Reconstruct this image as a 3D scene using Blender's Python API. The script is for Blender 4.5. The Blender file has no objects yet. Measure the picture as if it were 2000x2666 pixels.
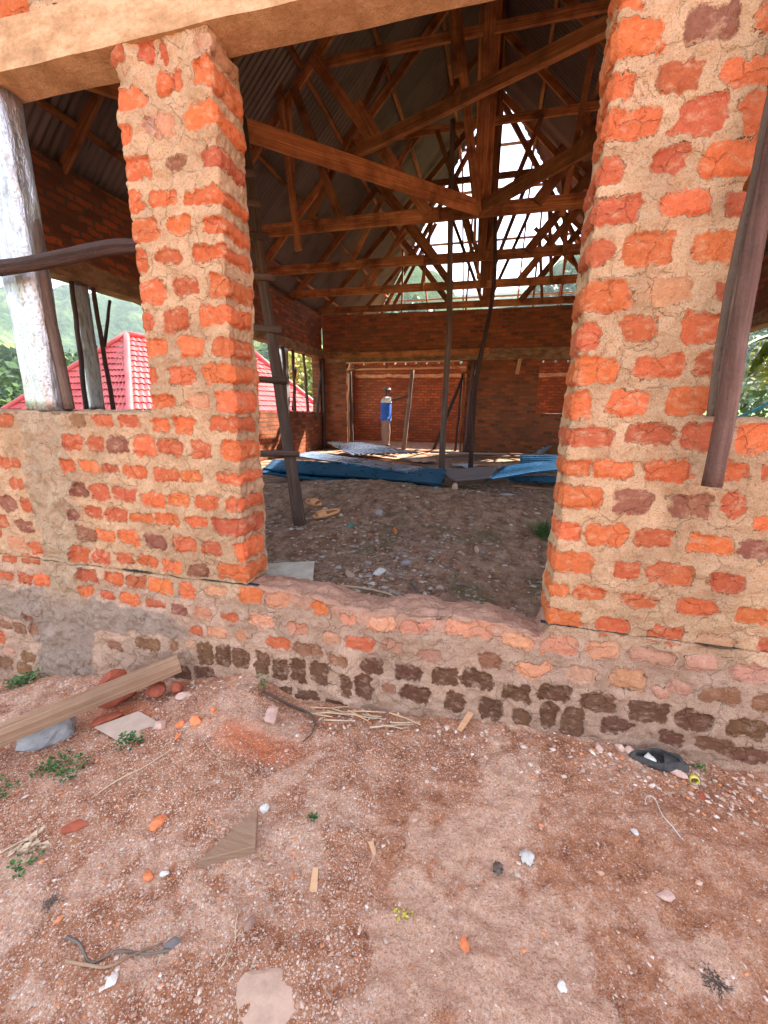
import bpy, math, random
import numpy as np
from mathutils import Vector, Matrix, noise as mnoise
rnd = random.Random(7); rng = np.random.default_rng(11)
scene = bpy.context.scene
# ---------------- camera ----------------
EYE = Vector((0.0, 0.0, 1.6))
cam = bpy.data.cameras.new('camera'); cam_o = bpy.data.objects.new('camera', cam)
scene.collection.objects.link(cam_o); scene.camera = cam_o
cam.sensor_fit = 'HORIZONTAL'; cam.sensor_width = 36.0; cam.lens = 36.0*1072/2000
cam.clip_start = 0.05; cam.clip_end = 6000
cam_o.matrix_world = Matrix(((0.9684920, -0.0719404, 0.2384278, EYE.x),
                             (0.2486560, 0.2258667, -0.9418887, EYE.y),
                             (0.0139069, 0.9714983, 0.2366385, EYE.z), (0, 0, 0, 1)))
# ---------------- light -----------------
SUN = Vector((0.95, 1.35, 1.60)).normalized()          # direction towards the sun: behind the house, to the right
elev = math.asin(SUN.z); az = math.atan2(SUN.x, SUN.y)
world = bpy.data.worlds.new('World'); scene.world = world; world.use_nodes = True
wn = world.node_tree.nodes; wl = world.node_tree.links
bg = wn['Background']; bg.inputs['Strength'].default_value = 0.15
sky = wn.new('ShaderNodeTexSky'); sky.sky_type = 'NISHITA'; sky.sun_disc = False
sky.sun_elevation = elev; sky.sun_rotation = az; sky.dust_density = 2.0; sky.air_density = 1.2; sky.altitude = 1500
tc = wn.new('ShaderNodeTexCoord'); nz = wn.new('ShaderNodeTexNoise'); nz.inputs['Scale'].default_value = 3.2
nz.inputs['Detail'].default_value = 8; nz.inputs['Roughness'].default_value = 0.6
mp = wn.new('ShaderNodeMapping'); mp.inputs['Scale'].default_value = (1, 1, 2.2)
rp = wn.new('ShaderNodeValToRGB'); rp.color_ramp.elements[0].position = 0.36; rp.color_ramp.elements[1].position = 0.58
mx = wn.new('ShaderNodeMixRGB'); mx.inputs['Color2'].default_value = (2.5, 2.45, 2.45, 1)
mf = wn.new('ShaderNodeMath'); mf.operation = 'MULTIPLY'; mf.inputs[1].default_value = 0.85
wl.new(tc.outputs['Generated'], mp.inputs['Vector']); wl.new(mp.outputs[0], nz.inputs['Vector'])
wl.new(nz.outputs['Fac'], rp.inputs['Fac']); wl.new(rp.outputs['Color'], mf.inputs[0]); wl.new(mf.outputs[0], mx.inputs['Fac'])
wl.new(sky.outputs['Color'], mx.inputs['Color1']); wl.new(mx.outputs['Color'], bg.inputs['Color'])
sun = bpy.data.lights.new('sun', 'SUN'); sun.energy = 5.0; sun.angle = math.radians(0.55); sun.color = (1.0, 0.93, 0.82)
sun_o = bpy.data.objects.new('sun', sun); scene.collection.objects.link(sun_o)
sun_o.rotation_euler = SUN.to_track_quat('Z', 'Y').to_euler(); sun_o.location = (20, 30, 40)
scene.view_settings.view_transform = 'Standard'; scene.view_settings.look = 'None'
scene.view_settings.exposure = 2.65; scene.view_settings.gamma = 1.0
# ---------------- small numeric noise ----------------
def _h(ix, iy, s):
    n = (ix.astype(np.int64)*374761393 + iy.astype(np.int64)*668265263 + s*1274126177) & 0x7fffffff
    n = ((n ^ (n >> 13))*1274126177) & 0x7fffffff
    return ((n ^ (n >> 16)) & 0xffff)/65535.0
def vn(x, y, f=1.0, s=0):
    x = np.asarray(x, float)*f; y = np.asarray(y, float)*f
    ix = np.floor(x); iy = np.floor(y); fx = x-ix; fy = y-iy
    fx = fx*fx*(3-2*fx); fy = fy*fy*(3-2*fy)
    a = _h(ix, iy, s); b = _h(ix+1, iy, s); c = _h(ix, iy+1, s); d = _h(ix+1, iy+1, s)
    return (a*(1-fx)+b*fx)*(1-fy)+(c*(1-fx)+d*fx)*fy - 0.5
def fbm(x, y, f=1.0, o=4, s=0, g=0.5):
    t = 0; a = 1.0
    for i in range(o):
        t = t+a*vn(x, y, f, s+i*17); f *= 2.03; a *= g
    return t
def sstep(a, b, x):
    t = np.clip((np.asarray(x, float)-a)/(b-a), 0, 1); return t*t*(3-2*t)
# ---------------- objects ----------------
COL = scene.collection
WLOC = {}
def reg(o, parent=None, loc=(0, 0, 0)):
    COL.objects.link(o); o.location = loc; WLOC[o.name] = Vector(loc)
    if parent is not None:
        o.parent = parent; o.matrix_parent_inverse = Matrix.Translation(-WLOC[parent.name])
    return o
def thing(name, label, cat, loc, group=None):
    o = bpy.data.objects.new(name, None); o.empty_display_size = 0.2
    reg(o, None, loc); o['label'] = label; o['category'] = cat
    if group: o['group'] = group
    return o
def tag(o, label, cat, group=None, kind=None):
    o['label'] = label; o['category'] = cat
    if group: o['group'] = group
    if kind: o['kind'] = kind
    return o
def mesh_np(name, V, F, mat, parent=None, smooth=True, attrs=None, uv=None, base=True):
    """V (n,3) array in world coordinates, F list or (m,k) array -> object whose origin is at its own base"""
    V = np.asarray(V, float)
    loc = np.array([(V[:, 0].min()+V[:, 0].max())/2, (V[:, 1].min()+V[:, 1].max())/2, V[:, 2].min()]) if base else np.zeros(3)
    me = bpy.data.meshes.new(name)
    F = F.tolist() if isinstance(F, np.ndarray) else F
    me.from_pydata((V-loc).tolist(), [], F)
    if smooth: me.polygons.foreach_set('use_smooth', [True]*len(me.polygons))
    if attrs:
        for k, (ty, arr) in attrs.items():
            a = me.attributes.new(k, ty, 'POINT')
            if ty == 'FLOAT': a.data.foreach_set('value', np.asarray(arr, np.float32).ravel())
            else:
                c = np.ones((len(V), 4), np.float32); c[:, :3] = arr; a.data.foreach_set('color', c.ravel())
    if uv is not None:
        l = me.uv_layers.new(name='UVMap'); vi = np.empty(len(me.loops), np.int32); me.loops.foreach_get('vertex_index', vi)
        l.data.foreach_set('uv', np.asarray(uv, np.float32)[vi].ravel())
    me.update(); o = bpy.data.objects.new(name, me)
    if mat: me.materials.append(mat)
    return reg(o, parent, loc)
class MB:
    def __init__(s): s.v = []; s.f = []; s.u = []
    def add(s, V, F, U=None):
        n = len(s.v); s.v.extend([tuple(p) for p in V]); s.f.extend([tuple(i+n for i in f) for f in F])
        s.u.extend(U if U is not None else [(p[0], p[2]) for p in V])
    def build(s, name, mat, parent=None, smooth=False):
        return mesh_np(name, s.v, s.f, mat, parent, smooth, uv=s.u)
def frame(d, up=Vector((0, 0, 1))):
    d = d.normalized()
    if abs(d.dot(up)) > 0.98: up = Vector((1, 0, 0))
    a = d.cross(up).normalized(); b = a.cross(d).normalized(); return a, b
def m_board(mb, p0, p1, w, t, up=Vector((0, 0, 1)), n=5, wob=0.006, ends=0.0):
    """sawn timber: w deep (along up), t thick, slightly bowed and uneven"""
    p0 = Vector(p0); p1 = Vector(p1); d = p1-p0; L = d.length; a, b = frame(d, Vector(up))
    V = []; U = []; F = []; u0 = rnd.random()*9
    bw = rnd.uniform(-1, 1)*wob*1.5; bh = rnd.uniform(-1, 1)*wob
    for i in range(n+1):
        k = i/n; c = p0+d*k+a*bw*math.sin(math.pi*k)+b*bh*math.sin(math.pi*k)
        ww = w*(1+rnd.uniform(-.03, .03)); tt = t*(1+rnd.uniform(-.04, .04)); e = min(.004, t*.12)
        pr = [(-tt/2, -ww/2+e), (-tt/2+e, -ww/2), (tt/2-e, -ww/2), (tt/2, -ww/2+e), (tt/2, ww/2-e), (tt/2-e, ww/2), (-tt/2+e, ww/2), (-tt/2, ww/2-e)]
        for j, (x, y) in enumerate(pr):
            V.append(c+a*x+b*y); U.append((u0+L*k, u0+[0, 0, t, t, t+w, t+w, 2*t+w, 2*t+w][j]))
    for i in range(n):
        for j in range(8): F.append((i*8+j, i*8+(j+1) % 8, (i+1)*8+(j+1) % 8, (i+1)*8+j))
    F.append(tuple(range(7, -1, -1))); F.append(tuple(n*8+j for j in range(8)))
    mb.add(V, F, U)
def board(name, p0, p1, w, t, mat, parent=None, **k):
    mb = MB(); m_board(mb, p0, p1, w, t, **k); return mb.build(name, mat, parent)
def m_pole(mb, pts, r0, r1, seg=10, sub=10, rough=0.06, cap=True, crook=0.012):
    """peeled or barked round pole along a path, with knots and wobble"""
    pts = [Vector(p) for p in pts]; path = []
    for i in range(len(pts)-1):
        a_, b_ = pts[i], pts[i+1]; p_ = pts[i-1] if i else a_*2-b_; n_ = pts[i+2] if i+2 < len(pts) else b_*2-a_
        for k in range(sub):
            t = k/sub; path.append(.5*((2*a_)+(b_-p_)*t+(2*p_-5*a_+4*b_-n_)*t*t+(3*a_-p_-3*b_+n_)*t*t*t))
    path.append(pts[-1]); n = len(path); sd = rnd.random()*100
    L = 0; V = []; U = []; F = []; d = (pts[-1]-pts[0]); a, b = frame(d)
    for i, p in enumerate(path):
        k = i/(n-1)
        if i: L += (path[i]-path[i-1]).length
        e = math.sin(math.pi*k)
        p = p+a*mnoise.noise(Vector((k*3, sd, 0)))*crook*2*e+b*mnoise.noise(Vector((k*3, 0, sd)))*crook*2*e
        r = r0+(r1-r0)*k
        for j in range(seg):
            th = 2*math.pi*j/seg
            rr = r*(1+rough*2*mnoise.noise(Vector((L*7, math.cos(th)*1.5+sd, math.sin(th)*1.5)))+rough*mnoise.noise(Vector((L*30, th*2, sd))))
            V.append(p+a*math.cos(th)*rr+b*math.sin(th)*rr); U.append((L+sd, j/seg*2*math.pi*r))
    for i in range(n-1):
        for j in range(seg): F.append((i*seg+j, i*seg+(j+1) % seg, (i+1)*seg+(j+1) % seg, (i+1)*seg+j))
    if cap:
        for i, q in ((0, -1), (n-1, 1)):
            c = sum((Vector(V[i*seg+j]) for j in range(seg)), Vector())/seg; ci = len(V); V.append(c); U.append((0, 0))
            for j in range(seg):
                f = (i*seg+j, i*seg+(j+1) % seg, ci); F.append(f if q > 0 else f[::-1])
    mb.add(V, F, U)
def pole(name, pts, r0, r1, mat, parent=None, **k):
    mb = MB(); m_pole(mb, pts, r0, r1, **k); return mb.build(name, mat, parent, True)
def rock(name, c, s, mat, parent=None, seed=0, sub=2, ang=0.35, flat=1.0):
    import bmesh
    bm = bmesh.new(); bmesh.ops.create_icosphere(bm, subdivisions=sub, radius=1.0)
    sv = Vector((seed*3.1, seed*1.7, seed*.9)); rz = Matrix.Rotation(seed*2.3, 3, 'Z')
    pl = [Vector((random.Random(seed*31+i).uniform(-1, 1), random.Random(seed*37+i).uniform(-1, 1), random.Random(seed*41+i).uniform(-.8, 1))).normalized() for i in range(15)]
    V = []
    for v in bm.verts:
        p = v.co.normalized(); r = 1.0
        for q in pl:
            dq = p.dot(q)
            if dq > .1: r = min(r, (0.70+.12*math.sin(seed+q.x*9))/dq)
        r *= 1+ang*.5*mnoise.noise(p*1.8+sv)+ang*.25*mnoise.noise(p*5+sv)
        p = rz @ Vector((p.x*r*s[0], p.y*r*s[1], p.z*r*s[2])); V.append(p+Vector(c))
    F = [[x.index for x in f.verts] for f in bm.faces]; bm.free()
    return mesh_np(name, V, F, mat, parent, False)
# ---------------- materials ----------------
class NT:
    def __init__(s, name, rough=.85, spec=.25):
        s.m = bpy.data.materials.new(name); s.m.use_nodes = True; s.t = s.m.node_tree; s.n = s.t.nodes; s.l = s.t.links
        s.b = s.n['Principled BSDF']; s.b.inputs['Roughness'].default_value = rough; s.b.inputs['Specular IOR Level'].default_value = spec
        s.x = None
    def new(s, ty, ins=None, **k):
        q = s.n.new(ty)
        for a, v in k.items(): setattr(q, a, v)
        for a, v in (ins or {}).items():
            if isinstance(v, bpy.types.NodeSocket): s.l.new(v, q.inputs[a])
            else: q.inputs[a].default_value = v
        return q
    def noise(s, vec, scale, detail=4, rough=.55, dist=0.0):
        i = {'Scale': scale, 'Detail': detail, 'Roughness': rough, 'Distortion': dist}
        if vec is not None: i['Vector'] = vec
        return s.new('ShaderNodeTexNoise', i).outputs['Fac']
    def ramp(s, fac, els, interp='LINEAR'):
        r = s.new('ShaderNodeValToRGB', {'Fac': fac}); c = r.color_ramp; c.interpolation = interp
        while len(c.elements) < len(els): c.elements.new(.5)
        for e, (p, col) in zip(c.elements, els):
            e.position = p; e.color = (col, col, col, 1) if isinstance(col, (int, float)) else (*col, 1)
        return r.outputs['Color']
    def mix(s, fac, a, b, mode='MIX'):
        q = s.new('ShaderNodeMixRGB', blend_type=mode)
        for k, v in (('Fac', fac), ('Color1', a), ('Color2', b)):
            if isinstance(v, bpy.types.NodeSocket): s.l.new(v, q.inputs[k])
            else: q.inputs[k].default_value = v if k == 'Fac' else (*v[:3], 1)
        return q.outputs['Color']
    def math(s, op, a, b=0.0, c=0.0):
        q = s.new('ShaderNodeMath', operation=op)
        for i, v in enumerate((a, b, c)):
            if isinstance(v, bpy.types.NodeSocket): s.l.new(v, q.inputs[i])
            else: q.inputs[i].default_value = v
        return q.outputs[0]
    def pos(s): return s.new('ShaderNodeNewGeometry').outputs['Position']
    def obj(s): return s.new('ShaderNodeTexCoord').outputs['Object']
    def uvm(s, sc=(1, 1, 1), rot=0):
        return s.new('ShaderNodeMapping', {'Vector': s.new('ShaderNodeTexCoord').outputs['UV'], 'Scale': sc, 'Rotation': (0, 0, rot)}).outputs[0]
    def mapv(s, v, sc): return s.new('ShaderNodeMapping', {'Vector': v, 'Scale': sc}).outputs[0]
    def rand(s): return s.new('ShaderNodeObjectInfo').outputs['Random']
    def color(s, c):
        if isinstance(c, bpy.types.NodeSocket): s.l.new(c, s.b.inputs['Base Color'])
        else: s.b.inputs['Base Color'].default_value = (*c, 1)
        return s
    def rough(s, c):
        s.l.new(c, s.b.inputs['Roughness']); return s
    def bump(s, h, dist=.01, st=1.0):
        i = {'Height': h, 'Distance': dist, 'Strength': st}
        if s.x is not None: i['Normal'] = s.x
        q = s.new('ShaderNodeBump', i); s.x = q.outputs[0]; s.l.new(s.x, s.b.inputs['Normal']); return s
def mat_wood(name, c0, c1, c2, bump=.004, stain=.5, grain=1.0):
    m = NT(name, .8, .2); r = m.rand()
    uv = m.uvm((1, 1, 1)); g = m.noise(m.mapv(uv, (1.5, 60*grain, 1)), 1.0, 6, .65, .4)
    g2 = m.noise(m.mapv(uv, (.7, 9, 1)), 1.3, 3); st = m.noise(m.mapv(m.pos(), (1, 1, 1)), 2.3, 5, .65)
    col = m.ramp(g, [(.25, c0), (.5, c1), (.75, c2)])
    col = m.mix(m.math('MULTIPLY', m.ramp(g2, [(.35, 1), (.62, 0)]), .35), col, c0)
    col = m.mix(m.math('MULTIPLY', m.ramp(st, [(.42, 0), (.7, 1)]), stain), col, [x*.45 for x in c0])
    hv = m.math('ADD', m.math('MULTIPLY', r, .9), .55)
    col = m.mix(1.0, col, m.new('ShaderNodeCombineColor', {0: hv, 1: hv, 2: hv}).outputs[0], 'MULTIPLY')
    m.color(col); m.bump(m.math('ADD', g, m.math('MULTIPLY', g2, .5)), bump, 1.0); m.bump(m.noise(m.pos(), 45, 5, .7), bump*.8, .9); return m.m
M = {}
M['truss'] = mat_wood('sawn_timber', (.13, .035, .014), (.38, .14, .052), (.60, .27, .11), .004, .85)
M['lath'] = mat_wood('new_timber', (.38, .18, .09), (.52, .27, .14), (.62, .36, .20), .003, .2)
M['pole'] = mat_wood('weathered_pole', (.085, .052, .038), (.16, .10, .075), (.29, .20, .15), .014, .4, .6)
M['bark'] = mat_wood('dark_bark', (.05, .026, .022), (.10, .055, .045), (.17, .10, .08), .016, .3, .5)
M['purple'] = mat_wood('purple_bark', (.055, .024, .018), (.115, .058, .046), (.21, .125, .105), .014, .6, .4)
M['plank'] = mat_wood('old_plank', (.19, .105, .062), (.33, .19, .115), (.45, .29, .19), .006, .35, .7)
M['offcut'] = mat_wood('fresh_offcut', (.34, .19, .115), (.50, .30, .19), (.60, .40, .27), .005, .2)
M['grey_plank'] = mat_wood('grey_plank', (.20, .15, .12), (.36, .29, .23), (.5, .42, .34), .005, .2)

def mat_masonry(name):
    m = NT(name, .92, .15); p = m.pos()
    sdf = m.new('ShaderNodeAttribute', attribute_name='bsdf').outputs['Fac']
    bc = m.new('ShaderNodeAttribute', attribute_name='bcol').outputs['Color']
    mc = m.new('ShaderNodeAttribute', attribute_name='mcol').outputs['Color']
    n1 = m.noise(p, 38, 5, .6); n2 = m.noise(p, 150, 4, .7); n3 = m.noise(p, 7, 4, .6); n4 = m.noise(p, 420, 2, .6)
    e = m.math('ADD', sdf, m.math('MULTIPLY', m.math('SUBTRACT', n1, .5), .044))
    e = m.math('ADD', e, m.math('MULTIPLY', m.math('SUBTRACT', n2, .5), .020))
    e = m.math('SUBTRACT', e, .0065)
    mask = m.ramp(m.math('ADD', m.math('MULTIPLY', e, 40), .5), [(.40, 1), (.60, 0)])
    smear = m.ramp(m.noise(m.mapv(p, (1, 1, 1.6)), 17, 6, .7), [(.52, 0), (.68, .85)])
    bcol = m.mix(m.ramp(n1, [(.3, .55), (.65, 0)]), bc, m.mix(1.0, bc, (.62, .52, .5), 'MULTIPLY'))
    bcol = m.mix(m.math('MULTIPLY', m.ramp(n2, [(.60, 0), (.74, 1)]), .55), bcol, (.12, .05, .03))
    bcol = m.mix(smear, bcol, m.mix(.35, mc, bc))
    mcol = m.mix(m.ramp(n3, [(.35, 0), (.68, .8)]), mc, m.mix(1.0, mc, (.66, .60, .55), 'MULTIPLY'))
    mcol = m.mix(m.ramp(n2, [(.50, 0), (.68, .8)]), mcol, m.mix(1.0, mc, (.50, .42, .36), 'MULTIPLY'))
    mcol = m.mix(m.ramp(m.noise(p, 85, 3, .8), [(.60, 0), (.68, .85)]), mcol, m.mix(1.0, mc, (.36, .28, .22), 'MULTIPLY'))
    mcol = m.mix(m.ramp(n4, [(.50, 0), (.75, .6)]), mcol, m.mix(1.0, mc, (1.35, 1.35, 1.35), 'MULTIPLY'))
    m.color(m.mix(mask, mcol, bcol))
    vor = m.new('ShaderNodeTexVoronoi', {'Vector': m.mix(.06, p, m.new('ShaderNodeTexNoise', {'Vector': p, 'Scale': 20.0}).outputs['Color']), 'Scale': 9.0}, feature='DISTANCE_TO_EDGE').outputs['Distance']
    crack = m.ramp(vor, [(0, 0), (.035, 1)])
    rim = m.math('MAXIMUM', m.ramp(m.math('ABSOLUTE', m.math('MULTIPLY', e, 60)), [(0, 0), (.18, 1)]), m.ramp(m.noise(p, 13, 3), [(.40, 0), (.55, 1)]))
    patch = m.ramp(m.noise(p, 6, 3), [(.45, 0), (.6, 1)])
    crk = m.math('MAXIMUM', crack, patch)
    h = m.math('ADD', m.math('MULTIPLY', n1, .9), m.math('MULTIPLY', n2, .75))
    m.bump(h, .013, 1.0); m.bump(m.math('MULTIPLY', rim, crk), .008, .9); m.bump(n4, .0025, .8)
    return m.m
M['masonry'] = mat_masonry('mortared_brick')
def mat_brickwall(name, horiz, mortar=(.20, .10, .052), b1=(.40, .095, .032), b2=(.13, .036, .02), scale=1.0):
    m = NT(name, .92, .12); p = m.pos()
    sx = m.new('ShaderNodeSeparateXYZ', {'Vector': p})
    n = m.new('ShaderNodeTexNoise', {'Vector': p, 'Scale': 7.0, 'Detail': 5.0, 'Roughness': .65}).outputs['Color']
    v = m.new('ShaderNodeCombineXYZ', {'X': sx.outputs[horiz], 'Y': sx.outputs['Z']}).outputs[0]
    v = m.new('ShaderNodeVectorMath', {0: v, 1: m.new('ShaderNodeVectorMath', {0: n, 'Scale': .11}, operation='SCALE').outputs[0]}, operation='ADD').outputs[0]
    bt = m.new('ShaderNodeTexBrick', {'Vector': v, 'Scale': 1.0/scale, 'Brick Width': .245, 'Row Height': .098, 'Mortar Size': .016, 'Mortar Smooth': .3,
                                     'Color1': (*b1, 1), 'Color2': (*b2, 1), 'Mortar': (*mortar, 1), 'Bias': -.1})
    n2 = m.noise(p, 14, 5, .65); n3 = m.noise(p, 1.1, 3)
    c = m.mix(m.ramp(n2, [(.52, 0), (.7, .8)]), bt.outputs['Color'], [x*.8 for x in mortar])
    c = m.mix(m.ramp(n3, [(.45, 0), (.65, .45)]), c, [x*.6 for x in mortar])
    m.color(c); m.bump(m.math('SUBTRACT', m.math('MULTIPLY', n2, .6), bt.outputs['Fac']), .018, 1.0); return m.m
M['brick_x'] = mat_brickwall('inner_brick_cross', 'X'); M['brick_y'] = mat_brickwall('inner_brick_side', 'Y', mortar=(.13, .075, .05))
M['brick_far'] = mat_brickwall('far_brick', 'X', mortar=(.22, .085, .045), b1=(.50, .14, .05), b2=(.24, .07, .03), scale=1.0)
def mat_concrete(name, c0, c1, form=True):
    m = NT(name, .9, .15); p = m.pos()
    n1 = m.noise(m.mapv(p, (1, 1, 2.2)), 4.0, 8, .72, 0.0); n2 = m.noise(p, 45, 5, .65); n3 = m.noise(p, 220, 3)
    c = m.ramp(n1, [(.34, [x*.72 for x in c0]), (.46, c0), (.60, c1)])
    c = m.mix(m.ramp(n2, [(.55, 0), (.75, .5)]), c, [x*.5 for x in c0])
    m.color(c); m.bump(n1, .008, .6); m.bump(n2, .012, 1.0); m.bump(n3, .003, .8)
    return m.m
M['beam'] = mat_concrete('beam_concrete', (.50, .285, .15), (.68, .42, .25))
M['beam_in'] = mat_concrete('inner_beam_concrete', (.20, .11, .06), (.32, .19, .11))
def simple(name, c, rough=.8, var=.35, sc=30, bump=.004, metal=0.0, spec=.25):
    m = NT(name, rough, spec); p = m.pos(); n = m.noise(p, sc, 5, .65); n2 = m.noise(p, sc*.15, 3)
    col = m.mix(m.ramp(n, [(.35, 0), (.7, 1)]), c, [x*(1-var) for x in c]); col = m.mix(m.ramp(n2, [(.4, 0), (.65, .5)]), col, [min(1, x*(1+var)) for x in c])
    m.color(col); m.bump(n, bump, .7); m.b.inputs['Metallic'].default_value = metal; return m.m
def mat_sheet(name, c, c2, rough=.35, metal=.6):
    m = NT(name, rough, .5); p = m.pos(); r = m.rand()
    n = m.noise(p, 1.6, 3, .5); n2 = m.noise(m.mapv(p, (1, 1, 1)), 6, 3, .5)
    col = m.mix(m.ramp(n, [(.52, 0), (.70, .8)]), c, c2); hv = m.math('ADD', m.math('MULTIPLY', r, .5), .75)
    col = m.mix(1.0, col, m.new('ShaderNodeCombineColor', {0: hv, 1: hv, 2: hv}).outputs[0], 'MULTIPLY')
    m.color(col); m.b.inputs['Metallic'].default_value = metal
    m.rough(m.math('ADD', m.math('MULTIPLY', n2, .35), rough-.1)); m.bump(n2, .0005, .4); return m.m
M['roof'] = mat_sheet('roof_underside', (.15, .105, .095), (.09, .055, .045), .40, .4)
M['blue'] = mat_sheet('blue_sheet', (.06, .21, .34), (.14, .31, .44), .24, .6)
M['bluegrey'] = mat_sheet('worn_blue_sheet', (.60, .64, .70), (.16, .32, .46), .22, .85)
M['rustsheet'] = mat_sheet('dull_sheet', (.26, .21, .20), (.35, .16, .09), .5, .4)
def mat_redroof():
    m = NT('red_roof', .45, .4); p = m.pos(); n = m.noise(p, .8, 4)
    m.color(m.ramp(n, [(.3, (.42, .045, .045)), (.5, (.52, .065, .06)), (.7, (.58, .10, .09))])); return m.m
M['redroof'] = mat_redroof()
def mat_zinc():
    m = NT('zinc_wrap', .28, .5); p = m.pos(); n = m.noise(m.mapv(p, (1.6, 1.6, .35)), 12, 5, .6); n2 = m.noise(p, 70, 4)
    m.color(m.ramp(n, [(.35, (.32, .29, .27)), (.48, (.54, .54, .57)), (.66, (.38, .30, .25))])); m.b.inputs['Metallic'].default_value = .85
    m.rough(m.ramp(n2, [(.3, .30), (.7, .5)])); m.bump(n, .03, .6); m.bump(m.math('MAXIMUM', n2, .55), .012, 1.0); return m.m
M['zinc'] = mat_zinc()
M['wire'] = simple('binding_wire', (.08, .06, .05), .6)
M['plastic'] = simple('black_polythene', (.025, .025, .028), .6, .4, 20, .003)
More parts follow.
